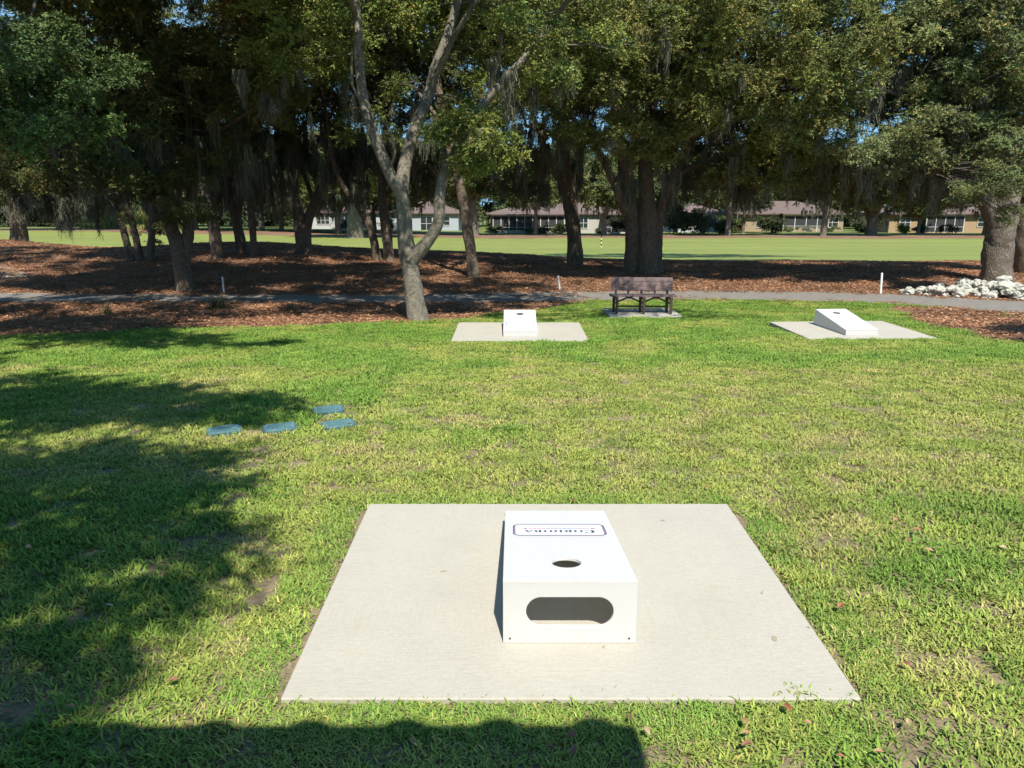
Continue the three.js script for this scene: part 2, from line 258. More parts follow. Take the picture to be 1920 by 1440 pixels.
// ------------------------------------------------------------------ bench
{
  const grain = tex(256, (u, v) => { const k = 0.5 + 0.4 * n4((u * 0.2) % 1, v, 70) + 0.25 * tf(u, v, 9, 3); return [lerp(0.13, 0.22, k), lerp(0.088, 0.15, k), lerp(0.083, 0.14, k)]; });
  const plank = std({ map: rep(grain, 1.2), roughness: 0.7 }), dark = std({ map: rep(grain, 1.2), color: rgb(0.42, 0.36, 0.36), roughness: 0.65 });
  const b = thing('park_bench', 'purple-brown plank park bench with three leg frames beside the cart path', 'bench', [3.03, -0.396, -16.55], -0.05);
  const bx = (w, h, d) => uvBox(new RoundedBoxGeometry(w, h, d, 2, Math.min(w, h, d) * 0.15));
  const W = 1.44, lean = -0.2;
  const rail = bx(W, 0.093, 0.035), seat = bx(1.52, 0.034, 0.12);
  const topShape = new THREE.Shape(); topShape.moveTo(-W / 2, 0); topShape.lineTo(W / 2, 0); topShape.lineTo(W / 2, 0.05); topShape.quadraticCurveTo(W / 2, 0.093, W / 2 - 0.06, 0.093); topShape.lineTo(-W / 2 + 0.06, 0.093); topShape.quadraticCurveTo(-W / 2, 0.093, -W / 2, 0.05); topShape.closePath();
  const topRail = uvBox(new THREE.ExtrudeGeometry(topShape, { depth: 0.03, bevelEnabled: true, bevelSize: 0.003, bevelThickness: 0.003, bevelSegments: 1, curveSegments: 8 }));
  for (let i = 0; i < 2; i++) part('backrest_plank', rail, plank, b, [0, 0.555 + i * 0.10, -0.21 - i * 0.02], [lean, 0, 0]);
  part('backrest_plank', topRail, plank, b, [0, 0.71, -0.262], [lean, 0, 0]);
  for (let i = 0; i < 3; i++) part('seat_plank', seat, plank, b, [0, 0.42, 0.14 - i * 0.128]);
  const post = bx(0.05, 0.42, 0.05), slim = bx(0.04, 0.36, 0.035);
  for (const x of [-0.6, 0.0, 0.6]) part('backrest_post', post, dark, b, [x, 0.60, -0.235], [lean, 0, 0]);
  for (const x of [-0.31, 0.31]) part('backrest_post', slim, dark, b, [x, 0.61, -0.232], [lean, 0, 0]);
  const leg = bx(0.06, 0.41, 0.07), arm = bx(0.05, 0.07, 0.46);
  for (const x of [-0.62, 0.0, 0.62]) {
    part('leg', leg, dark, b, [x + 0.02, 0.203, 0.17], [0.06, 0, 0]); part('leg', leg, dark, b, [x - 0.02, 0.203, -0.20], [-0.06, 0, 0]);
    part('leg_frame', arm, dark, b, [x, 0.366, -0.01]);
  }
  const stretcher = bx(1.22, 0.04, 0.035), brace = bx(0.36, 0.035, 0.03), block = bx(0.14, 0.05, 0.3);
  part('stretcher', stretcher, dark, b, [0, 0.155, -0.02]);
  for (const x of [-0.31, 0.31]) { part('centre_block', block, dark, b, [x, 0.379, 0]); for (const s of [-1, 1]) part('brace', brace, dark, b, [x + s * 0.17, 0.305, 0], [0, 0, -s * 0.42]); }
}

// ------------------------------------------------------------------ valve box lids in the grass
{
  const lidTex = tex(256, (u, v) => { const k = clamp(0.5 + 0.8 * tf(u, v * 0.4, 8, 3)); return [lerp(0.04, 0.14, k), lerp(0.12, 0.255, k), lerp(0.14, 0.27, k)]; });
  const lidM = std({ map: rep(lidTex, 3), roughness: 0.85 }), rimM = std({ map: rep(lidTex, 3), color: rgb(0.7, 0.75, 0.75), roughness: 0.8 });
  const where = [[-1.89, 7.05, 'teal valve box lid lying farthest back, above the other three in the grass'], [-2.66, 6.29, 'teal valve box lid at the left end of the row, in tree shadow'], [-2.17, 6.37, 'teal valve box lid in the middle of the row of three'], [-1.65, 6.49, 'teal valve box lid at the right end of the row, mostly sunlit']];
  const rr = (w, h, q) => { const s = new THREE.Shape(); s.moveTo(-w + q, -h); s.lineTo(w - q, -h); s.quadraticCurveTo(w, -h, w, -h + q); s.lineTo(w, h - q); s.quadraticCurveTo(w, h, w - q, h); s.lineTo(-w + q, h); s.quadraticCurveTo(-w, h, -w, h - q); s.lineTo(-w, -h + q); s.quadraticCurveTo(-w, -h, -w + q, -h); return s; };
  const lidGeo = uvBox(new THREE.ExtrudeGeometry(rr(0.135, 0.1, 0.055), { depth: 0.017, bevelEnabled: true, bevelSize: 0.004, bevelThickness: 0.005, bevelSegments: 2, curveSegments: 8 }).rotateX(-Math.PI / 2));
  const rimShape = rr(0.155, 0.12, 0.07); rimShape.holes.push(rr(0.142, 0.107, 0.06));
  const rimGeo = uvBox(new THREE.ExtrudeGeometry(rimShape, { depth: 0.05, bevelEnabled: false, curveSegments: 8 }).rotateX(-Math.PI / 2));
  where.forEach(([x, d, label], i) => {
    const o = thing('valve_box_lid', label, 'valve lid', [x, H(x, d) + 0.024, -d], 0.42 + 0.08 * (i % 2), 'teal valve box lids');
    o.rotation.x = 0.03;
    part('lid', lidGeo, lidM, o, [0, -0.011, 0]);
    part('rim', rimGeo, rimM, o, [0, -0.046, 0]);
    for (let k = -2; k <= 2; k++) part('rib', uvBox(boxG(0.2, 0.006, 0.010)), lidM, o, [0, 0.012, k * 0.034]);
    part('lift_slot', new RoundedBoxGeometry(0.04, 0.004, 0.014, 1, 0.0015), M.screw, o, [0.085, 0.0125, 0.082]);
  });
}

// ------------------------------------------------------------------ white stakes and the banded distance pole
{
  const geo = mergeGeometries([new THREE.CylinderGeometry(0.026, 0.026, 0.60, 14).translate(0, 0.27, 0).toNonIndexed()]);
  const cap = new THREE.SphereGeometry(0.027, 14, 6, 0, Math.PI * 2, 0, Math.PI / 2).scale(1, 0.5, 1).translate(0, 0.57, 0);
  for (const [x, d, lx, label, s] of [[-8.32, 20.6, 0, 'white plastic stake behind the spiky plant in the mulch', 0.84], [1.42, 21.15, 0.13, 'leaning white plastic stake at the far edge of the path', 0.79], [10.62, 20.55, 0.05, 'white plastic stake between the path and the rock pile', 1.06]]) {
    const o = thing('white_stake', label, 'stake', [x, H(x, d) - 0.02, -d], 0, 'white stakes along the cart path'); o.rotation.z = lx; o.scale.set(s > 1 ? 1.15 : 0.95, s, 1);
    part('pipe', geo, M.white, o); part('cap', cap, M.white, o);
  }
  const x = 7.05, d = 57.3, o = thing('distance_pole', 'thin yellow and black banded pole standing on the fairway', 'pole', [x, H(x, d), -d]);
  const y = std({ color: rgb(0.75, 0.68, 0.3), roughness: 0.5 }), k = std({ color: rgb(0.03, 0.03, 0.03), roughness: 0.5 });
  const band = new THREE.CylinderGeometry(0.05, 0.05, 0.148, 12);
  for (let i = 0; i < 6; i++) part('band', band, i % 2 ? k : y, o, [0, 0.075 + i * 0.15, 0]);
}

// ------------------------------------------------------------------ white rocks beside the path
{
  const r = rng(33), geos = [];
  const rockTex = tex(512, (u, v) => { const k = clamp(0.55 + 0.5 * tf(u, v, 7, 4) + 0.35 * tf(v, u, 50, 2)); return [lerp(0.33, 0.68, k), lerp(0.32, 0.665, k), lerp(0.27, 0.59, k)]; });
  const pit = tex(256, (u, v) => clamp(0.6 + 0.6 * tf(u, v, 14, 3)), false);
  const rockM = std({ map: rep(rockTex, 1.4), roughness: 0.95, bumpMap: rep(pit, 2.4), bumpScale: 0.006 });
  for (let v = 0; v < 8; v++) {
    let g = new THREE.IcosahedronGeometry(1, 3); const p = g.attributes.position, sx = 0.8 + 0.5 * r(), sy = 0.55 + 0.25 * r(), sz = 0.75 + 0.4 * r();
    for (let i = 0; i < p.count; i++) { const a = new THREE.Vector3().fromBufferAttribute(p, i).normalize(); const f = 1 + 0.26 * n3(a.x * 1.3 + v * 9, a.y * 1.3, a.z * 1.3) + 0.14 * n3(a.x * 3.2, a.y * 3.2 + v * 5, a.z * 3.2) + 0.06 * n3(a.x * 8, a.y * 8, a.z * 8 + v); const c = Math.max(-0.62, a.y * f); p.setXYZ(i, a.x * f * sx, c * sy, a.z * f * sz); }
    g.computeVertexNormals(); geos.push(uvBox(g));
  }
  const placed = [];
  for (let tries = 0; tries < 4000 && placed.length < 190; tries++) {
    const x = 11.2 + 6.8 * r(), along = smooth(11.2, 14.5, x), d0 = interp([[11.2, 20.45], [13.7, 19.25], [15.7, 17.5], [18, 15.5]], x), deep = 0.25 + 2.0 * along, d = d0 + deep * r(), s = (0.08 + 0.11 * r()) * (0.85 + 0.3 * along);
    const under = placed.filter((q) => Math.hypot(q.x - x, q.d - d) < (q.s + s) * 0.72);
    if (under.length > 2) continue;
    let y = H(x, d) + s * 0.3; for (const q of under) y = Math.max(y, q.y + (q.s + s) * 0.46);
    if (y - H(x, d) > 0.16 + 0.24 * along) continue;
    placed.push({ x, d, s, y });
  }
  placed.forEach((q, i) => { const m = new THREE.Mesh(geos[i % geos.length], rockM); m.name = numbered('limestone_rock'); m.position.set(q.x, q.y, -q.d); m.rotation.set(r() * 0.5 - 0.25, r() * 6.28, r() * 0.5 - 0.25); m.scale.setScalar(q.s); tag(m, 'rough white limestone rock in the pile beside the cart path', 'rock', 'white rocks piled beside the path'); scene.add(m); });
}
// ------------------------------------------------------------------ foliage building blocks
function leafGeo(build) {                                          // build(add) collects triangles with a colour; flat faces, no normals
  const pos = [], col = [];
  build((a, b, c, k) => { pos.push(...a, ...b, ...c); for (let i = 0; i < 3; i++) col.push(...k); });
  const g = new THREE.BufferGeometry(); g.setAttribute('position', new THREE.Float32BufferAttribute(pos, 3)); g.setAttribute('color', new THREE.Float32BufferAttribute(col, 3)); g.computeVertexNormals(); return g;
}
const v3 = (x, y, z) => new THREE.Vector3(x, y, z);
function makeBough(seed, sprigs, leaves, size, flat) {
  const r = rng(seed), gauss = () => (r() + r() + r() - 1.5) * 0.82;
  return leafGeo((add) => {
    const lump = [...Array(6)].map(() => v3(gauss(), gauss() * 0.6, gauss()).multiplyScalar(0.42));
    for (let s = 0; s < sprigs; s++) {
      const o = lump[s % 6].clone().multiplyScalar(0.8).add(v3(gauss(), gauss() * flat, gauss()).multiplyScalar(0.25)), dir = v3(gauss() * 1.2, gauss() * 0.7 + (r() < 0.35 ? -0.25 : 0.15), gauss() * 1.2).normalize(), L = 0.22 + 0.26 * r();
      const side = v3(0, 1, 0).cross(dir).normalize(), up = dir.clone().cross(side).normalize(), droop = 0.05 + 0.12 * r();
      const at = (t) => o.clone().addScaledVector(dir, L * t).add(v3(0, -droop * t * t, 0));
      const a = at(0), b = at(0.55), c = at(1), tw = 0.005, k = [0.20, 0.17, 0.13];
      for (const q of [side, up]) { const w = q.clone().multiplyScalar(tw); add(a.clone().add(w), a.clone().sub(w), b.clone().add(w), k); add(b.clone().add(w), b.clone().sub(w), c, k); }
      for (let l = 0; l < leaves; l++) {
        const t = 0.12 + 0.9 * r(), p = at(t), f = dir.clone().multiplyScalar(0.5 * r() + 0.1).addScaledVector(side, gauss() * 1.3).addScaledVector(up, gauss() * 0.9).add(v3(0, -0.1, 0)).normalize();
        const len = size * (0.75 + 0.5 * r()), wid = len * (0.36 + 0.14 * r()), n = v3(gauss() * 1.2, 0.3 + gauss() * 0.9, gauss() * 1.2).normalize(), w = n.clone().cross(f).normalize().multiplyScalar(wid / 2), q = f.clone().cross(w).normalize();
        const e = p.clone().addScaledVector(f, len), m = p.clone().addScaledVector(f, len * 0.5).addScaledVector(q, -len * 0.08);
        const g = 0.75 + 0.5 * r(), y = r() < 0.06 ? 1.9 : 0.85 + 0.35 * r(), kk = [g * y, g, g * (0.8 + 0.3 * r())];
        const m1 = m.clone().add(w), m2 = m.clone().sub(w);
        add(p, m1, e, kk); add(p, e, m2, kk);
      }
    }
  });
}
const BOUGHS = [101, 102, 103, 104, 105, 106].map((s) => makeBough(s, 46, 24, 0.075, 0.7));
const AIRY = [151, 152, 153].map((s) => makeBough(s, 26, 15, 0.075, 0.7));
const FARBOUGHS = [201, 202, 203].map((s) => makeBough(s, 40, 16, 0.11, 0.8));
function makeMoss(seed) {                                          // a tangled hank of grey-green strands, longest in the middle
  const r = rng(seed), gauss = () => (r() + r() + r() - 1.5) * 0.82;
  return leafGeo((add) => {
    const hank = [...Array(5)].map(() => [gauss() * 0.15, gauss() * 0.15, 0.45 + 0.55 * r()]);
    for (let s = 0; s < 48; s++) {
      const [hx, hz, hl] = hank[s % 5], x0 = hx + gauss() * 0.05, z0 = hz + gauss() * 0.05, L = hl * (0.35 + 0.65 * r()), w0 = 0.006 + 0.008 * r(), a = r() * 6.28, wx = Math.cos(a), wz = Math.sin(a), k0 = 0.7 + 0.6 * r(), k = [k0, k0, k0 * (0.82 + 0.2 * r())];
      const seg = 8, f1 = 4 + 7 * r(), f2 = 4 + 7 * r(), p1 = r() * 6, p2 = r() * 6, am = 0.02 + 0.035 * r(), pull = 0.75 - 0.5 * r(), y0 = -0.12 * r();
      const pt = (t) => v3(lerp(x0, hx, t * pull) + am * (Math.sin(t * f1 + p1) - Math.sin(p1)) * (0.3 + t), y0 - L * t + 0.02 * Math.sin(t * f2 * 2), lerp(z0, hz, t * pull) + am * (Math.cos(t * f2 + p2) - Math.cos(p2)) * (0.3 + t));
      for (let i = 0; i < seg; i++) {
        const t0 = i / seg, t1 = (i + 1) / seg, p = pt(t0), q = pt(t1), wA = w0 * (1 - 0.75 * t0), wB = w0 * (1 - 0.75 * t1), A = v3(wx * wA, 0, wz * wA), B = v3(wx * wB, 0, wz * wB);
        add(p.clone().add(A), p.clone().sub(A), q.clone().add(B), k); add(q.clone().add(B), p.clone().sub(A), q.clone().sub(B), k);
        if (r() < 0.7) { const e = q.clone().add(v3(gauss() * 0.07, -0.03 + gauss() * 0.05, gauss() * 0.07)); add(p, p.clone().add(v3(0.007, 0.003, 0.005)), e, k); }
      }
    }
  });
}
const MOSSES = [301, 302, 303, 304].map(makeMoss);
const leafM = std({ vertexColors: true, roughness: 0.72, side: THREE.DoubleSide });
const mossM = std({ vertexColors: true, roughness: 1, side: THREE.DoubleSide });

const barkTex = tex(512, (u, v) => { const ridge = Math.abs(n4(u, (v * 0.5) % 1, 26)), a = tf(u, v, 6, 3), b = tf(v, u, 60, 2), k = clamp(0.25 + 1.1 * ridge + 0.25 * a + 0.4 * b); return [lerp(0.055, 0.27, k), lerp(0.045, 0.235, k), lerp(0.035, 0.19, k)]; });
const paleBarkTex = tex(512, (u, v) => { const sp = smooth(-0.1, 0.5, tf(u, v, 40, 3)), a = tf(u, v, 5, 3), li = smooth(0.15, 0.5, tf(v, u, 9, 3)), k = clamp(0.30 + 0.6 * sp + 0.45 * a); return [lerp(0.095, 0.40, k) + 0.08 * li, lerp(0.083, 0.355, k) + 0.085 * li, lerp(0.066, 0.275, k) + 0.06 * li]; });
const barkBump = tex(512, (u, v) => clamp(0.15 + 1.3 * Math.abs(n4(u, (v * 0.5) % 1, 26)) + 0.3 * tf(v, u, 60, 2)), false);
const BARK = {
  brown: std({ map: rep(barkTex, 1.2), color: rgb(0.95, 0.84, 0.74), roughness: 1, bumpMap: rep(barkBump, 1.2), bumpScale: 0.014 }),
  grey: std({ map: rep(barkTex, 1.0), color: rgb(1.05, 1.03, 1.0), roughness: 1, bumpMap: rep(barkBump, 1.0), bumpScale: 0.018 }),
  pale: std({ map: rep(paleBarkTex, 1.3), roughness: 1, bumpMap: rep(barkBump, 2.2), bumpScale: 0.010 }),
};
function tube(pts, sides, seg, rough = 0.06, seed = 0) {             // pts: [x, y, z, radius]; swept with lumps and a closed tip
  const curve = new THREE.CatmullRomCurve3(pts.map((p) => v3(p[0], p[1], p[2])), false, 'centripetal'), n = Math.max(2, seg), pos = [], uv = [], idx = [];
  let ref = v3(1, 0, 0), len = 0, prev = null;
  for (let i = 0; i <= n; i++) {
    const t = i / n, c = curve.getPoint(t), tan = curve.getTangent(t), f = t * (pts.length - 1), a = Math.min(pts.length - 2, Math.floor(f)), rad = lerp(pts[a][3], pts[a + 1][3], f - a);
    ref.addScaledVector(tan, -ref.dot(tan)).normalize(); const bi = tan.clone().cross(ref);
    if (prev) len += c.distanceTo(prev); prev = c;
    for (let j = 0; j <= sides; j++) {
      const an = (j % sides) / sides * 2 * Math.PI, ca = Math.cos(an), sa = Math.sin(an);
      const q = rad * (1 + rough * (1.3 * n3(ca * 1.1 + seed * 3, len * 1.3, sa * 1.1) + 0.8 * n3(ca * 3, len * 3 + seed, sa * 3)));
      pos.push(c.x + (ref.x * ca + bi.x * sa) * q, c.y + (ref.y * ca + bi.y * sa) * q, c.z + (ref.z * ca + bi.z * sa) * q); uv.push(j / sides * Math.max(1, Math.round(rad * 6.28 * 2)) / 2 + seed * 0.37, len * 0.5);
    }
  }
  for (let i = 0; i < n; i++) for (let j = 0; j < sides; j++) { const a = i * (sides + 1) + j, b = a + sides + 1; idx.push(a, a + 1, b, b, a + 1, b + 1); }
  const tip = pos.length / 3, e = curve.getPoint(1); pos.push(e.x, e.y, e.z); uv.push(0, len * 0.5); for (let j = 0; j < sides; j++) idx.push(n * (sides + 1) + j, n * (sides + 1) + j + 1, tip);
  const g = new THREE.BufferGeometry(); g.setAttribute('position', new THREE.Float32BufferAttribute(pos, 3)); g.setAttribute('uv', new THREE.Float32BufferAttribute(uv, 2)); g.setIndex(idx); g.computeVertexNormals();
  const nn = g.attributes.normal; for (let i = 0; i <= n; i++) { const a = i * (sides + 1), b = a + sides, m = v3(nn.getX(a) + nn.getX(b), nn.getY(a) + nn.getY(b), nn.getZ(a) + nn.getZ(b)).normalize(); nn.setXYZ(a, m.x, m.y, m.z); nn.setXYZ(b, m.x, m.y, m.z); }
  return g;
}
const E4 = new THREE.Euler(), Q4 = new THREE.Quaternion(), M4 = new THREE.Matrix4();
function instanced(name, geos, material, list, parent) {             // list: {p, s, e, c}; one InstancedMesh per shape variant
  geos.forEach((g, k) => {
    const mine = list.filter((_, i) => i % geos.length === k); if (!mine.length) return;
    const m = new THREE.InstancedMesh(g, material, mine.length); m.name = name;
    mine.forEach((q, i) => { m.setMatrixAt(i, M4.compose(q.p, Q4.setFromEuler(E4.set(...q.e)), q.s)); m.setColorAt(i, q.c); });
    m.userData.kind = 'stuff'; parent.add(m);
  });
}
const inBall = (r) => { for (;;) { const p = v3(r() * 2 - 1, r() * 2 - 1, r() * 2 - 1); if (p.lengthSq() < 1) return p; } };
function oak(label, def, opt = {}) {
  const { bark = 'brown', leaf = [0.135, 0.165, 0.048], moss = [0.165, 0.165, 0.125], group = 'moss-hung oaks around the cart path', seed = 1, boughs = BOUGHS, twig = 0.3, density = 1, mossDensity = 1 } = opt;
  const r = rng(seed * 977 + 13), t = thing('oak_tree', label, 'tree', def.at, 0, group);
  const woods = [], sample = [];
  def.limbs.forEach((l, i) => {
    const len = l.reduce((s, p, k) => (k ? s + Math.hypot(p[0] - l[k - 1][0], p[1] - l[k - 1][1], p[2] - l[k - 1][2]) : 0), 0), big = l[0][3] > 0.12 || i === 0;
    woods.push(tube(l, big ? 16 : 9, Math.ceil(len * (big ? 5 : 4)), big ? 0.085 : 0.07, seed + i * 1.7));
    const c = new THREE.CatmullRomCurve3(l.map((p) => v3(p[0], p[1], p[2])), false, 'centripetal'); for (let k = 2; k <= 12; k++) { const q = c.getPoint(k / 12); if (q.y > 1.5) sample.push(q); }
  });
  const list = [], airy = [];
  for (const [x, y, z, rx, ry, rz, n0, s1] of def.blobs) {
    const s = Math.abs(s1), to = s1 < 0 ? airy : list;         // a negative size marks a thin, open part of the crown
    const n = Math.max(3, Math.round(n0 * density)), tone = 0.85 + 0.3 * r();
    for (let i = 0; i < n; i++) {
      const b = inBall(r); if (r() < 0.6) b.normalize().multiplyScalar(0.7 + 0.35 * r());
      const p = v3(x + b.x * rx, y + b.y * ry, z + b.z * rz), k = s * (0.75 + 0.55 * r()), g = tone * (0.75 + 0.5 * r());
      to.push({ p, s: v3(k * (0.9 + 0.3 * r()), k * (0.7 + 0.3 * r()), k * (0.9 + 0.3 * r())), e: [(r() - 0.5) * 0.7, r() * 6.28, (r() - 0.5) * 0.7], c: rgb(leaf[0] * g * (0.9 + 0.25 * r()), leaf[1] * g, leaf[2] * g * (0.85 + 0.3 * r())) });
      if (r() < twig && sample.length) {
        let best = null, bd = 1e9; for (const q of sample) { const dd = q.distanceToSquared(p) + (q.y > p.y + 0.5 ? 1.5 : 0); if (dd < bd) { bd = dd; best = q; } }
        const mid = best.clone().lerp(p, 0.5).add(v3((r() - 0.5) * 0.5, 0.12 * Math.sqrt(bd) * (r() - 0.2), (r() - 0.5) * 0.5)), r0 = clamp(0.010 + 0.008 * Math.sqrt(bd), 0.010, 0.03);
        if (bd < 9) woods.push(tube([[best.x, best.y, best.z, r0], [mid.x, mid.y, mid.z, r0 * 0.7], [p.x, p.y, p.z, r0 * 0.25]], 5, 6, 0.05, i));
      }
    }
  }
  const ml = [];
  for (const [x, y, z, rx, ry, rz, n, L] of def.moss ?? []) for (let i = 0; i < n * mossDensity; i++) {
    const b = inBall(r), g = 0.7 + 0.6 * r(), w = 0.7 + 0.7 * r(); b.y *= 1.9;
    ml.push({ p: v3(x + b.x * rx, y + b.y * ry, z + b.z * rz), s: v3(w, L * (0.45 + 0.75 * r()), w), e: [(r() - 0.5) * 0.12, r() * 6.28, (r() - 0.5) * 0.12], c: rgb(moss[0] * g, moss[1] * g, moss[2] * g) });
  }
  for (const q of list) if (r() < 0.07 * mossDensity) { const g = 0.7 + 0.6 * r(), w = 0.5 + 0.5 * r(); ml.push({ p: q.p.clone(), s: v3(w, 0.5 + 0.8 * r(), w), e: [(r() - 0.5) * 0.12, r() * 6.28, (r() - 0.5) * 0.12], c: rgb(moss[0] * g, moss[1] * g, moss[2] * g) }); }
  part('trunk', mergeGeometries(woods), BARK[bark], t);
  instanced('crown', boughs, leafM, list, t); instanced('crown', AIRY, leafM, airy, t);
  if (ml.length) instanced('hanging_moss', MOSSES, mossM, ml, t);
  return t;
}
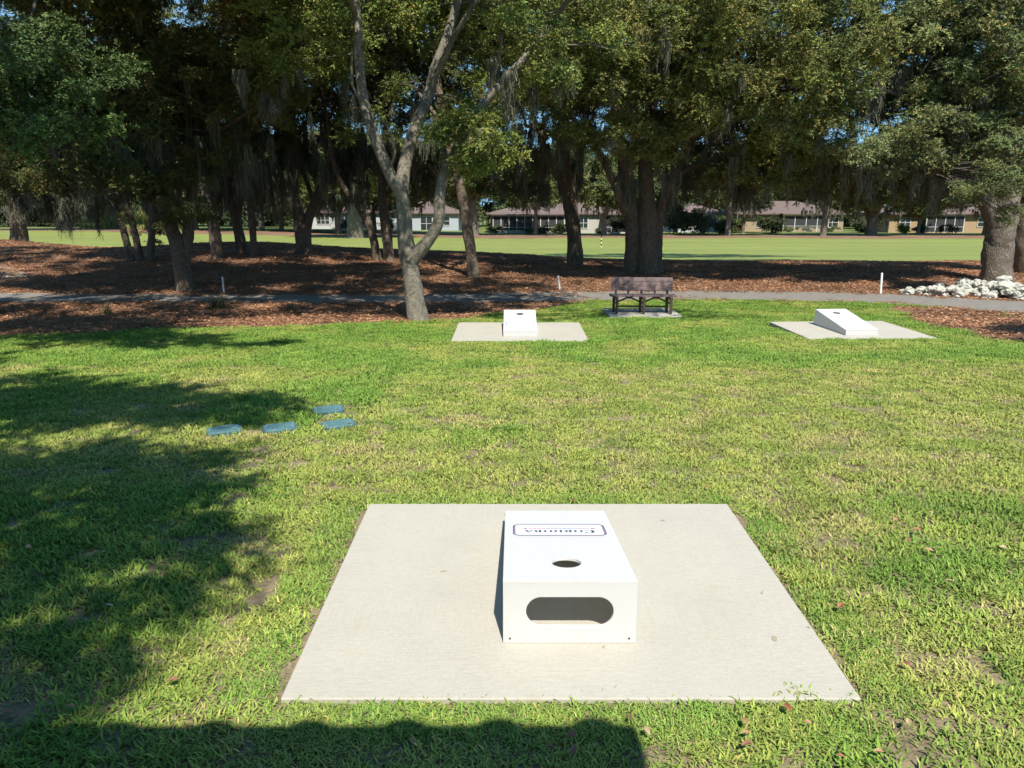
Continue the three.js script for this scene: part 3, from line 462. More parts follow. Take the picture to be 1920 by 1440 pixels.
const TREES = {
  main: { at: [-2.07, -0.4, -15.54],
    limbs: [[[0.01,-0.07,-0.0,0.27],[0.0,0.02,-0.0,0.239],[-0.04,0.29,-0.0,0.211],[-0.07,0.64,-0.0,0.194],[-0.12,1.04,-0.0,0.189],[-0.16,1.39,-0.0,0.211],[-0.21,1.72,-0.0,0.162],[-0.22,2.28,-0.0,0.153],[-0.28,2.77,-0.0,0.144]], [[-0.23,2.28,-0.0,0.09],[-0.29,2.71,0.1,0.117],[-0.43,2.98,0.1,0.117],[-0.68,3.57,-0.0,0.117],[-0.89,4.11,-0.1,0.113],[-1.03,4.74,-0.2,0.108],[-1.08,5.48,-0.3,0.099],[-1.09,6.18,-0.3,0.09],[-1.15,7.22,-0.2,0.072],[-1.31,8.26,-0.0,0.045]], [[-0.23,2.39,-0.0,0.099],[-0.25,2.83,-0.1,0.135],[-0.21,3.21,-0.2,0.135],[-0.09,3.7,-0.3,0.131],[0.1,4.2,-0.4,0.126],[0.31,4.69,-0.5,0.117],[0.46,5.21,-0.5,0.108],[0.69,5.72,-0.5,0.099],[0.87,6.23,-0.5,0.09],[1.11,6.99,-0.4,0.072],[1.44,8.1,-0.3,0.045]], [[-0.16,1.16,-0.0,0.144],[0.06,1.46,0.1,0.144],[0.34,1.76,0.2,0.126],[0.54,2.13,0.3,0.117],[0.57,2.6,0.3,0.113],[0.67,3.08,0.2,0.108],[0.89,3.52,-0.0,0.099],[1.2,4.1,-0.0,0.09],[1.58,4.56,-0.0,0.086],[2.02,5.02,-0.0,0.081],[2.5,5.52,-0.0,0.072],[3.03,6.2,-0.0,0.054],[3.6,6.82,0.5,0.036]], [[0.31,4.69,-0.5,0.063],[0.43,4.98,-0.4,0.068],[0.68,5.36,-0.2,0.063],[0.9,5.72,-0.0,0.054],[1.24,6.15,0.2,0.045],[1.77,6.82,0.5,0.032]], [[1.58,4.51,-0.0,0.045],[1.67,4.9,0.1,0.045],[1.81,5.28,0.2,0.041],[1.87,5.75,0.3,0.027]], [[-0.79,3.89,-0.0,0.027],[-0.84,4.38,0.2,0.032],[-1.1,4.67,0.3,0.027],[-1.07,5.44,0.4,0.018]], [[-0.5,3.16,0.1,0.027],[-0.32,3.45,0.3,0.036],[-0.37,3.85,0.4,0.027],[-0.52,4.1,0.4,0.018]], [[0.87,6.63,-0.5,0.063],[2.07,7.31,2.5,0.063],[3.0,7.37,4.5,0.045]], [[-1.09,6.18,-0.3,0.054],[-1.3,7.03,1.5,0.054],[-1.7,7.46,2.5,0.045]]],
    blobs: [[1.28,3.68,0.6,0.9,0.6,0.8,32,0.62],[0.79,4.27,-1.0,0.5,0.5,0.5,5,0.5],[-0.98,4.68,-1.2,0.9,1.0,0.8,9,0.6],[-2.41,6.1,-0.8,1.6,1.0,1.4,22,0.75],[-0.68,6.7,-2.0,1.5,0.8,1.0,22,0.7],[1.84,6.39,-1.6,1.5,0.9,1.0,26,0.7],[3.09,5.82,0.8,1.4,1.1,1.3,26,0.7],[1.84,4.83,-1.5,0.9,0.6,0.7,10,0.6],[-1.95,5.85,-1.6,1.1,0.8,0.8,12,0.65],[0.45,8.8,-0.0,5.5,2.0,4.5,130,-1.2],[6.72,7.16,4.4,1.9,0.4,0.7,22,-0.7],[5.38,7.33,4.0,1.4,0.3,0.6,11,-0.6],[3.71,7.07,4.6,1.4,0.5,0.7,20,-0.7],[1.02,6.47,3.4,1.2,0.4,0.8,11,-0.7],[-1.37,7.31,2.5,3,0.9,1.8,44,-1.0]],
    moss: [[2.51,5.15,-0.2,1.2,0.3,0.9,14,1.0],[-2.54,5.08,-1.0,1.3,0.4,1,14,1.1],[1.85,4.17,-0.6,0.7,0.3,0.6,8,0.9]] },
  bigMulti: { at: [4.58, -0.19, -25.14],
    limbs: [[[-0.35,-0.11,-0.0,0.41],[-0.34,0.13,-0.0,0.344],[-0.35,0.77,-0.0,0.303],[-0.4,1.5,-0.0,0.295],[-0.5,2.3,-0.0,0.246],[-0.73,3.09,-0.0,0.18],[-0.95,4.27,0.3,0.164],[-1.3,5.72,0.6,0.131],[-1.91,7.22,1.0,0.098],[-2.61,9.03,1.0,0.049]], [[0.08,-0.12,0.3,0.41],[0.09,0.1,0.3,0.344],[0.08,0.79,0.3,0.312],[0.06,1.68,0.2,0.312],[-0.0,2.56,0.1,0.271],[-0.07,3.61,-0.0,0.23],[0.06,5.48,-0.0,0.18],[0.28,7.43,-0.0,0.148],[0.35,9.62,-0.0,0.082]], [[0.44,-0.09,-0.2,0.361],[0.43,0.11,-0.2,0.295],[0.41,0.76,-0.2,0.271],[0.43,1.67,-0.2,0.262],[0.63,2.48,-0.2,0.221],[0.97,3.27,-0.2,0.189],[1.38,4.32,-0.2,0.164],[1.89,5.82,-0.1,0.139],[2.6,7.75,-0.0,0.098],[3.57,9.62,-0.0,0.049]], [[-0.45,2.03,-0.0,0.164],[-0.77,2.3,0.2,0.18],[-1.0,2.73,0.4,0.148],[-1.43,3.4,0.8,0.115],[-1.87,3.93,1.5,0.082],[-2.29,4.26,2.2,0.049]], [[1.38,4.32,-0.2,0.107],[1.97,4.88,0.8,0.098],[2.91,5.36,2.0,0.082],[3.79,5.66,3.0,0.049]], [[0.93,3.27,-0.2,0.115],[2.09,3.78,-0.0,0.107],[3.18,3.92,0.5,0.082],[4.24,3.72,1.0,0.049]], [[0.06,5.48,-0.0,0.098],[0.03,4.65,1.5,0.074],[-0.32,4.15,2.6,0.041]], [[0.28,7.43,-0.0,0.098],[0.57,7.64,3.0,0.074],[2.12,6.86,4.0,0.049]]],
    blobs: [[-1.59,4.34,3.0,1.5,0.62,1.0,26,0.7],[-0.24,4.11,3.0,0.9,0.5,0.8,14,0.65],[-2.58,6.59,3.0,2.0,1.6,1.8,48,0.85],[-0.64,6.72,4.0,2.8,1.6,2,75,0.9],[2.47,6.18,4.0,3.2,1.8,2,85,0.9],[1.13,5.2,3.2,1.8,1.0,1.4,26,0.8],[3.78,4.9,3.2,1.7,1.4,1.6,38,0.8],[3.73,3.52,1.5,2.2,0.8,1.5,28,0.75],[2.67,7.17,-3.0,6,2.2,2.5,90,1.2],[-0.97,6.63,-2.0,2.5,2.0,2,40,1],[4.57,7.08,3.0,1.2,1.2,1.4,20,0.8],[3.88,13.82,-7.5,10,2.0,3.0,90,1.5],[6.32,8.14,1.0,1.2,0.8,1.5,16,0.8],[2.38,9.16,7.5,4,0.5,0.9,16,-0.7],[4.58,3.38,-2.5,3.2,0.5,1.2,34,0.8],[4.4,4.6,-3.5,3.4,0.9,1.4,46,0.9],[1.26,4.18,-3.0,1.8,0.8,1.2,20,0.85],[-1.2,8.46,2.5,3,1,2,34,0.9],[3.42,8.32,2.5,3,1,2,34,0.9]],
    moss: [[3.35,3.7,-0.0,3.0,0.5,2,70,1.35],[6.06,3.33,0.5,1.6,0.3,1.2,22,1.0],[1.09,4.34,-0.5,1.5,1,1,20,1.4],[-0.92,3.33,2.0,1.5,0.4,0.8,14,1.1],[3.8,4.24,2.5,2,0.6,1,20,1.2],[0.81,6.56,3.5,3,1,1.5,24,1.2],[-2.67,5.44,2.5,1.2,0.7,1,16,1.4],[3.35,3.38,-0.5,0.3,0.2,0.3,6,1.7],[6.09,3.69,1.5,0.8,0.3,0.8,10,1.1]] },
  redOak: { at: [2.43, -0.17, -27.78],
    limbs: [[[0.0,-0.16,-0.0,0.42],[-0.0,0.04,-0.0,0.34],[-0.02,0.81,-0.0,0.29],[-0.11,1.61,-0.0,0.28],[-0.23,2.3,-0.0,0.27],[-0.39,3.17,-0.0,0.27],[-0.52,4.03,-0.0,0.25],[-0.5,5.25,-0.0,0.2],[-0.39,6.72,-0.0,0.16],[-0.14,8.5,-0.0,0.11],[0.01,10.39,-0.0,0.05]], [[-0.39,3.07,-0.0,0.14],[-0.68,3.26,0.1,0.13],[-0.93,3.73,0.2,0.11],[-1.15,4.2,0.3,0.1],[-1.47,5.0,0.6,0.08],[-1.96,5.85,1.0,0.05]], [[-0.53,4.5,-0.0,0.1],[-1.11,4.76,1.2,0.09],[-1.98,4.9,2.4,0.06]], [[-0.47,5.44,-0.0,0.1],[-1.49,7.11,0.8,0.09],[-2.43,8.39,1.2,0.06]]],
    blobs: [[-1.7,5.37,2.0,1.5,1.0,1.3,26,0.75],[-0.56,6.55,1.0,1.8,1.2,1.3,26,0.8],[-1.95,7.44,-0.0,2,1.5,1.6,36,0.9],[-0.92,9.71,-0.0,4,2.4,3.5,80,1.2],[-2.43,3.69,-2.5,2.2,1.0,1.2,28,0.85],[-3.63,7.44,-1.0,2,2,1.5,40,0.95]],
    moss: [[-1.87,4.55,1.5,1.4,0.5,1,26,1.6],[-0.21,4.36,-0.5,1.2,0.5,1,20,1.8],[-2.84,4.0,-1.0,1.5,0.5,1,20,1.6],[-1.01,3.38,-0.4,0.8,0.3,0.5,10,1.4]] },
  leanGrey: { at: [-1.28, -0.23, -23.88],
    limbs: [[[-0.0,-0.14,-0.0,0.27],[0.0,0.03,-0.0,0.2],[-0.06,0.7,-0.0,0.18],[-0.16,1.39,-0.0,0.18],[-0.28,2.24,-0.0,0.17],[-0.41,2.99,-0.0,0.16],[-0.62,3.75,-0.2,0.15],[-0.87,4.75,-0.4,0.13],[-1.08,6.07,-0.6,0.1],[-1.26,7.66,-0.7,0.07],[-1.38,9.49,-0.7,0.04]], [[-0.47,3.24,-0.0,0.08],[-0.13,4.29,-0.8,0.07],[0.29,5.56,-1.6,0.05]], [[-0.87,4.75,-0.4,0.07],[-1.71,5.83,-1.2,0.06],[-2.68,6.96,-2.0,0.04]]],
    blobs: [[-0.66,9.17,5.5,4,0.7,1.5,44,-0.8],[2.51,9.5,5.2,3,0.6,1.4,30,-0.75],[-0.14,6.38,-1.5,1.6,1.2,1.3,26,0.8],[-1.95,7.13,-2.0,1.8,1.4,1.4,30,0.85],[-1.14,8.95,-1.5,3,1.8,2.5,50,1.1]],
    moss: [[-0.48,4.81,-1.0,1.4,0.5,0.8,22,1.5],[-2.19,5.44,-2.0,1.3,0.5,0.8,18,1.5]] },
  rightOak: { at: [15.58, -0.29, -23.03],
    limbs: [[[-0.01,-0.17,-0.0,0.62],[-0.02,0.02,-0.0,0.5],[-0.08,0.48,-0.0,0.44],[-0.12,1.15,-0.0,0.43],[-0.14,1.73,-0.0,0.45],[-0.16,2.22,-0.0,0.46],[-0.21,2.94,-0.0,0.36],[-0.42,4.05,-0.0,0.28],[-0.91,6.05,-0.0,0.22],[-1.56,7.95,-0.0,0.15],[-2.12,9.51,-0.0,0.06]], [[-0.17,1.48,-0.0,0.24],[-0.53,2.05,0.1,0.24],[-0.88,2.59,0.2,0.22],[-1.2,3.17,0.3,0.2],[-2.15,4.16,0.6,0.16],[-3.28,4.86,1.0,0.12],[-4.39,5.42,1.2,0.07],[-5.18,5.63,1.2,0.03]], [[0.02,1.97,-0.1,0.28],[0.19,2.95,-0.2,0.26],[0.35,4.23,-0.2,0.22],[0.48,6.08,-0.2,0.16],[0.62,8.0,-0.2,0.08]], [[-1.19,3.09,0.3,0.1],[-2.57,3.22,1.0,0.09],[-4.03,3.34,1.6,0.06]]],
    blobs: [[-3.04,6.45,1.0,2.2,1.8,2,62,0.85],[-2.19,6.93,2.0,2.2,1.8,1.8,58,0.85],[-3.83,4.18,2.0,1.9,0.75,1.3,32,0.75],[-2.97,2.97,3.6,0.9,0.4,0.7,14,0.6],[-2.29,3.51,3.4,0.8,0.8,0.8,18,0.65],[-5.21,3.82,2.0,1.4,0.6,1,18,0.7],[-2.98,5.36,-0.5,1.6,1.2,1.5,30,0.85],[-0.85,5.42,-1.0,2.4,1.4,1.6,46,0.9],[-2.0,2.15,3.2,0.5,0.25,0.4,6,0.5],[-1.43,11.25,-1.0,7,2.6,4.5,110,-1.4],[-3.79,7.26,0.5,1.4,1.2,1.5,30,0.85],[-1.35,5.45,1.0,2,1.5,1.5,40,0.85],[-0.9,3.16,-1.5,2,0.7,1.2,20,0.8],[-3.77,2.98,-1.0,1.6,0.5,1.2,18,0.75]],
    moss: [[-3.9,3.67,1.0,2.4,0.4,1.3,46,1.25],[-1.61,3.52,-0.4,1.5,0.4,1,28,1.2],[-4.91,5.45,1.0,1.2,0.5,0.8,14,1.3],[-3.21,5.33,1.8,1.5,0.6,1,14,1.1]] },
  rightOakBack: { at: [18.2, -0.2, -25.26],
    limbs: [[[0.03,-0.15,-0.0,0.5],[-0.05,0.07,-0.0,0.42],[-0.28,0.78,-0.0,0.38],[-0.35,1.5,-0.0,0.36],[-0.27,2.4,-0.0,0.32],[-0.11,3.8,-0.0,0.25],[-0.03,6.33,-0.0,0.15],[-0.12,8.74,-0.0,0.06]], [[-0.34,1.14,-0.0,0.2],[-0.59,1.68,-0.1,0.17],[-0.68,2.4,-0.3,0.14],[-0.84,3.86,-0.8,0.1],[-1.43,5.66,-1.2,0.05]]],
    blobs: [[-0.7,7.15,-0.0,3,2.5,3,60,1.1],[-0.49,5.7,-1.5,2,1.5,1.5,30,0.9]],
    moss: [[-0.24,4.41,-1.0,2,0.4,1,14,1.1]] },
  forkedDark: { at: [-9.69, -0.36, -21.09],
    limbs: [[[0.02,-0.11,-0.0,0.34],[0.02,0.03,-0.0,0.27],[0.03,0.39,-0.0,0.245],[0.02,0.85,-0.0,0.24],[-0.04,1.31,-0.0,0.22],[-0.16,1.77,-0.0,0.19],[-0.32,2.29,-0.0,0.17],[-0.4,3.25,-0.0,0.15],[-0.49,4.4,-0.0,0.13],[-0.55,5.8,-0.0,0.1],[-0.55,7.55,-0.0,0.06]], [[0.11,1.01,-0.0,0.15],[0.23,1.54,-0.1,0.17],[0.31,2.22,-0.2,0.16],[0.48,3.27,-0.3,0.14],[0.85,4.59,-0.4,0.12],[1.27,6.16,-0.5,0.09],[1.74,7.94,-0.5,0.05]], [[-0.4,2.67,-0.0,0.09],[-0.68,3.22,0.8,0.08],[-1.33,3.46,1.4,0.06],[-2.05,3.57,1.8,0.04]], [[0.67,3.85,-0.3,0.08],[1.77,4.5,0.4,0.07],[2.9,4.97,1.0,0.05]]],
    blobs: [[0.65,5.85,0.5,2.6,1.7,2.4,70,0.9],[-1.11,5.63,1.0,2.6,1.6,2.2,62,0.9],[2.52,5.98,0.5,2.2,1.6,1.8,50,0.85],[0.5,2.65,0.8,0.85,0.75,0.7,26,0.55],[1.32,3.66,0.4,0.9,0.6,0.8,16,0.6],[-1.99,3.32,1.5,2.2,0.6,1.3,34,0.75],[-3.5,3.9,1.0,1.8,1.2,1.3,34,0.8],[-1.17,4.21,-1.0,2.4,0.9,1.5,40,0.85],[1.32,9.13,2.0,6,2.4,4.5,130,1.3],[-0.59,8.01,4.0,4,1.2,2.5,60,1.2],[4.87,8.56,3.0,3,1.0,2.5,46,1.1]],
    moss: [[-0.03,4.62,0.6,1.6,0.6,1.2,26,1.3],[2.01,4.37,0.3,1.2,0.5,1,24,1.5],[-2.39,2.65,1.0,1.6,0.3,0.9,22,0.9],[-2.82,4.57,1.0,1.4,0.6,1,16,1.2]] },
  thinLeft: { at: [-14.64, 0.04, -27.67],
    limbs: [[[0.0,-0.14,-0.0,0.2],[0.01,0.04,-0.0,0.16],[-0.04,0.5,-0.0,0.13],[-0.13,1.2,-0.0,0.12],[-0.28,1.79,-0.0,0.11],[-0.33,2.57,-0.0,0.1],[-0.37,4.09,-0.0,0.08],[-0.27,6.31,-0.0,0.05]], [[0.03,1.0,-0.0,0.03],[-0.08,1.3,0.3,0.03],[-0.16,1.41,0.6,0.02]]],
    blobs: [[2.81,9.22,4.5,3.2,1.0,2,44,1.0],[-0.29,4.66,-0.0,2.4,1.6,2,40,0.9],[-0.24,1.99,0.2,0.5,0.4,0.5,5,0.5],[-0.14,7.2,-0.0,3,2,2.5,50,1.1]],
    moss: [[-0.6,3.15,-0.0,1.2,0.4,0.8,18,1.4]] },
  thinMid: { at: [-14.33, 0.06, -27.75],
    limbs: [[[0.02,-0.16,-0.0,0.2],[0.0,0.02,-0.0,0.15],[-0.02,0.68,-0.0,0.13],[-0.11,1.38,-0.0,0.12],[-0.23,2.07,-0.0,0.12],[-0.4,3.15,-0.2,0.1],[-0.29,5.26,-0.4,0.07],[-0.05,7.48,-0.5,0.04]]],
    blobs: [[-0.58,5.19,-1.5,2.2,1.5,1.6,36,0.9]],
    moss: [[-0.24,3.37,-0.8,1,0.4,0.8,14,1.5]] },
  thinRight: { at: [-13.88, 0.06, -27.71],
    limbs: [[[-0.02,-0.14,-0.0,0.2],[0.0,0.04,-0.0,0.15],[0.11,0.78,-0.0,0.13],[0.25,1.58,-0.0,0.13],[0.39,2.94,-0.0,0.11],[0.72,4.83,-0.0,0.09],[1.19,7.2,-0.0,0.05]]],
    blobs: [[0.49,5.32,-1.0,2.2,1.5,1.6,36,0.9],[-0.19,1.36,-0.8,0.7,0.8,0.5,12,0.5]],
    moss: [[0.63,3.16,-0.6,1,0.4,0.8,14,1.5]] },
  tallPale: { at: [-11.54, 0.12, -28.29],
    limbs: [[[0.01,-0.12,-0.0,0.3],[0.0,0.04,-0.0,0.24],[-0.01,0.7,-0.0,0.22],[-0.06,1.51,-0.0,0.2],[-0.12,2.31,-0.0,0.19],[-0.15,3.48,-0.0,0.17],[-0.15,5.21,-0.0,0.14],[-0.02,7.42,-0.0,0.08]], [[-0.15,3.48,-0.0,0.08],[0.85,4.6,0.4,0.07],[1.81,5.68,0.6,0.04]]],
    blobs: [[2.64,9.76,4.5,3.4,1.2,2,50,1.1],[-1.25,3.47,-3.5,2.6,0.9,1.2,24,0.9],[0.41,5.77,-0.0,2.6,1.6,2,46,0.95],[1.01,7.96,-0.0,3,1.8,2.4,50,1.1]],
    moss: [[0.58,3.48,-0.0,1.4,0.5,1,26,1.8],[-0.61,3.68,-0.0,1,0.4,0.8,12,1.4]] },
  leanDark: { at: [-11.01, 0.26, -29.54],
    limbs: [[[0.01,-0.15,-0.0,0.27],[-0.02,0.02,-0.0,0.22],[-0.06,0.51,-0.0,0.2],[-0.13,1.15,-0.0,0.19],[-0.24,1.88,-0.0,0.18],[-0.41,2.81,-0.0,0.16],[-0.61,3.83,-0.0,0.13],[-0.75,5.61,-0.0,0.09],[-0.74,7.73,-0.0,0.05]], [[-0.1,1.04,-0.0,0.09],[0.04,1.99,-0.2,0.09],[0.21,3.24,-0.4,0.07],[0.48,5.08,-0.5,0.05]]],
    blobs: [[0.0,5.34,-1.0,2.4,1.5,1.8,40,0.95]],
    moss: [[-0.22,3.24,-0.5,1.5,0.5,1,30,2.0]] },
  slimDark: { at: [-10.34, 0.17, -28.93],
    limbs: [[[-0.01,-0.15,-0.0,0.2],[0.0,0.02,-0.0,0.16],[0.03,0.63,-0.0,0.13],[0.06,1.46,-0.0,0.14],[0.07,2.27,-0.0,0.14],[0.01,3.48,-0.0,0.12],[0.29,5.24,-0.0,0.09],[0.72,7.51,-0.0,0.05]]],
    blobs: [[0.5,5.73,-0.8,2.4,1.5,1.8,40,0.95],[1.0,7.98,-0.5,3,2,2.5,50,1.1]],
    moss: [[0.47,3.3,-0.3,1.3,0.5,1,26,2.0]] },
  veeOak: { at: [-8.68, 0.21, -30.07],
    limbs: [[[0.01,-0.18,-0.0,0.46],[0.03,0.04,-0.0,0.35],[0.04,0.54,-0.0,0.31],[0.01,1.08,-0.0,0.31],[-0.14,1.83,-0.0,0.22],[-0.21,2.88,-0.0,0.19],[-0.19,4.12,-0.0,0.17],[-0.11,5.35,-0.1,0.14],[0.26,7.34,-0.2,0.1],[0.62,9.45,-0.2,0.05]], [[0.1,0.76,-0.0,0.2],[0.4,1.62,-0.0,0.2],[0.79,2.36,-0.0,0.18],[1.22,3.3,-0.0,0.16],[1.56,4.33,-0.0,0.14],[1.9,5.74,-0.0,0.11],[2.23,7.89,-0.0,0.06]], [[0.6,2.04,-0.0,0.09],[0.12,3.31,-0.3,0.1],[-0.3,4.77,-0.4,0.08],[-0.83,5.88,-0.3,0.06],[-1.45,6.13,-0.0,0.04]], [[0.08,4.75,-0.2,0.09],[0.95,5.79,-0.4,0.09],[1.84,6.29,-0.4,0.05]]],
    blobs: [[1.92,10.18,4.8,3.6,1.2,2,60,1.1],[0.04,4.17,-3.5,2.6,0.9,1.2,26,0.9],[0.19,7.6,-0.5,3,1.8,2.2,62,1],[1.87,7.2,-0.5,2.2,1.8,1.8,40,0.95],[1.28,9.21,-0.0,4.5,2,3.4,70,1.3]],
    moss: [[0.87,4.57,-0.4,2.0,0.6,1,46,2.0],[-0.8,4.55,-0.2,1.4,0.5,1,26,1.9],[2.15,4.15,-0.4,1.3,0.5,1,22,1.9]] },
  slantBlack: { at: [-5.43, 0.03, -29.12],
    limbs: [[[0.02,-0.13,-0.0,0.23],[-0.02,0.04,-0.0,0.18],[-0.12,0.76,-0.0,0.16],[-0.32,1.43,-0.0,0.15],[-0.67,2.05,-0.0,0.13],[-1.1,2.62,-0.0,0.12],[-1.48,3.43,-0.0,0.1],[-1.7,5.01,-0.0,0.07],[-1.88,6.93,-0.0,0.04]]],
    blobs: [[-1.91,6.49,-0.8,2.2,1.5,1.6,30,0.95]],
    moss: [[-1.35,3.24,-0.3,1.2,0.5,0.8,20,1.7]] },
  uprightBlack: { at: [-4.88, -0.01, -28.69],
    limbs: [[[0.02,-0.15,-0.0,0.27],[0.0,0.04,-0.0,0.22],[-0.05,0.81,-0.0,0.2],[-0.12,1.63,-0.0,0.19],[-0.18,2.64,-0.0,0.18],[-0.04,4.03,-0.0,0.15],[0.25,6.14,-0.0,0.11],[0.54,8.36,-0.0,0.06]], [[-0.15,2.44,-0.0,0.09],[0.6,3.05,-0.3,0.09],[1.52,3.43,-0.5,0.08],[2.33,3.28,-0.8,0.05]]],
    blobs: [[1.05,9.93,4.8,3,1.2,2,46,1.1],[0.34,4.03,-3.0,2.4,0.8,1.2,24,0.9],[0.24,6.65,-0.8,2.4,1.6,1.8,40,0.95],[0.88,8.84,-0.5,3.5,2,3,56,1.2]],
    moss: [[0.32,4.05,-0.3,1.5,0.5,0.8,30,1.9],[1.72,3.47,-0.6,1,0.3,0.6,16,1.5]] },
  farLeft: { at: [-24.12, 0.46, -35.5],
    limbs: [[[-0.03,-0.21,-0.0,0.55],[0.01,0.02,-0.0,0.42],[0.1,0.71,-0.0,0.36],[0.17,1.47,-0.0,0.34],[0.29,2.34,-0.0,0.33],[0.43,3.81,-0.0,0.26],[0.62,6.2,-0.0,0.18],[0.84,8.97,-0.0,0.08]], [[0.27,2.09,-0.0,0.14],[1.99,3.3,0.5,0.13],[3.89,3.98,1.0,0.08]], [[0.36,3.08,-0.0,0.13],[-0.36,4.26,0.5,0.12],[-1.11,4.92,1.0,0.08]]],
    blobs: [[1.75,4.97,0.5,3.5,2,2.5,60,1.05],[0.97,8.29,-0.0,5,2.4,4,70,1.3],[3.26,3.04,1.0,2.4,0.8,1.6,26,0.9],[0.2,2.56,1.0,1.8,0.8,1.2,16,0.85]],
    moss: [[1.36,2.08,0.6,2.8,0.4,1.5,40,1.4],[4.46,2.57,0.6,1.5,0.4,1,16,1.2]] },
};
const OAKS = [
  ['main', 'pale grey oak with forked speckled trunk at the lawn edge', { bark: 'pale', leaf: [0.185, 0.245, 0.055], mossDensity: 0.6, density: 0.9 }],
  ['bigMulti', 'massive multi-stemmed dark oak standing behind the park bench', { bark: 'brown', leaf: [0.20, 0.235, 0.062], density: 1.35 }],
  ['redOak', 'reddish-barked oak left of the massive multi-stemmed oak', { bark: 'brown', leaf: [0.18, 0.22, 0.06], density: 1.2 }],
  ['leanGrey', 'slim grey oak leaning left, just right of the pale forked oak', {}],
  ['rightOak', 'thick ridged grey oak behind the white rock pile', { bark: 'grey', leaf: [0.175, 0.215, 0.078], density: 1.25 }],
  ['rightOakBack', 'dark oak half hidden behind the thick ridged oak at right', {}],
  ['forkedDark', 'dark forked oak with low leaf sprays by the spiky plant', {}],
  ['thinLeft', 'leftmost of three thin dark trunks standing close together', {}],
  ['thinMid', 'middle one of three thin dark trunks standing close together', {}],
  ['thinRight', 'rightmost of three thin dark trunks, nearly upright', {}],
  ['tallPale', 'brown-barked leaning oak right of the dark forked oak', { bark: 'brown' }],
  ['leanDark', 'dark left-leaning oak between brown oak and slim upright one', {}],
  ['slimDark', 'slim upright dark oak next to the vee-shaped oak', {}],
  ['veeOak', 'dark vee-shaped oak on the mulch crest with heavy hanging moss', {}],
  ['slantBlack', 'thin black trunk slanting up to the left behind the pale oak', {}],
  ['uprightBlack', 'straight black trunk directly behind the pale forked oak', {}],
  ['farLeft', 'broad dark oak at the left edge beyond the sandy patch', {}],
];
OAKS.forEach(([key, label, opt], i) => oak(label, TREES[key], { seed: i + 1, ...opt }));

// oaks that stand outside the frame and reach or shade into it
oak('leafy oak standing outside the frame, dark boughs reaching in at top left', { at: [-11, H(-11, 12.5), -12.5],
  limbs: [[[0, -0.1, 0, 0.42], [0.05, 0.1, 0, 0.34], [0.1, 1.5, 0, 0.28], [0.5, 3, 0.2, 0.25], [0.9, 4.2, 0.3, 0.14], [0.9, 5.6, 0.2, 0.08], [0.7, 6.6, 0, 0.04]], [[0.4, 2.7, 0.1, 0.16], [1.6, 3.6, 0.6, 0.13], [3.0, 4.2, 1.0, 0.08], [4.3, 4.3, 1.2, 0.04]], [[0.2, 2.2, 0, 0.2], [-1, 4, -0.3, 0.14], [-2, 6, -0.6, 0.06]]],
  blobs: [[3.6, 3.75, 1.2, 1.25, 0.55, 0.9, 34, 0.62], [2.4, 4.4, 1.1, 1.6, 0.9, 1.1, 40, 0.7], [4.6, 4.3, 1.4, 0.9, 0.5, 0.8, 18, 0.6], [2.2, 5.3, 1.3, 1.0, 0.7, 0.7, 26, 0.65], [4, 7.6, -1.6, 4.5, 0.7, 1.2, 56, 0.9], [6, 7.6, 0.5, 3, 0.9, 1.8, 54, -1.0], [2.2, 6.8, 1.5, 3.6, 1.5, 2.8, 80, -1.1], [-1.5, 6, -0.5, 2.5, 1.5, 2.2, 40, 1.1]], moss: [] }, { bark: 'grey', leaf: [0.10, 0.18, 0.05], seed: 41, mossDensity: 0.3, twig: 0.03 });
oak('oak outside the frame on the left, its crown shading the lawn', { at: [-7.5, -0.07, -1.8],
  limbs: [[[0, -0.1, 0, 0.5], [0, 0.2, 0, 0.4], [0.2, 2.2, 0, 0.34], [1, 4.2, -0.1, 0.26], [2.4, 5.6, -0.2, 0.18], [3.8, 6.6, -0.2, 0.1], [5.6, 7, 0, 0.05]], [[0.3, 2.8, 0, 0.22], [0.2, 4.6, -1.2, 0.16], [0.6, 6.4, -3, 0.1], [1.2, 7.4, -4.6, 0.05]], [[2.4, 5.6, -0.2, 0.1], [4.2, 5.8, 1.0, 0.08], [5.6, 6.0, 1.8, 0.05]], [[1, 4.2, -0.1, 0.15], [0.6, 5.8, 1, 0.1], [0.4, 7, 1.6, 0.05]]],
  blobs: [[4.2, 7.0, -0.3, 1.9, 0.5, 0.75, 40, 0.85], [2.6, 7.0, -0.7, 1.6, 0.6, 1.0, 34, 0.9], [5.9, 7.0, 0.15, 0.7, 0.3, 0.4, 14, -0.6], [5.3, 6.0, 1.3, 1.1, 0.5, 0.8, 26, 0.75], [6.3, 6.0, 2.4, 0.8, 0.4, 0.4, 12, 0.65], [5.0, 6.0, 2.7, 1.1, 0.5, 0.7, 22, 0.75], [5.2, 6.0, 3.6, 0.9, 0.4, 0.4, 14, -0.7], [6.2, 6.0, 3.2, 0.6, 0.4, 0.5, 11, 0.65], [1.2, 7.5, -4.9, 2.4, 0.6, 0.8, 30, 0.85], [4.2, 7.5, -4.6, 0.9, 0.4, 0.4, 7, 0.7], [0, 8.0, -0.5, 2.4, 1.0, 2.0, 40, 1.1], [3.6, 6.2, 1.2, 1.4, 0.6, 1.2, 22, 0.85]], moss: [] }, { bark: 'grey', seed: 42, mossDensity: 0.2, twig: 0.06 });
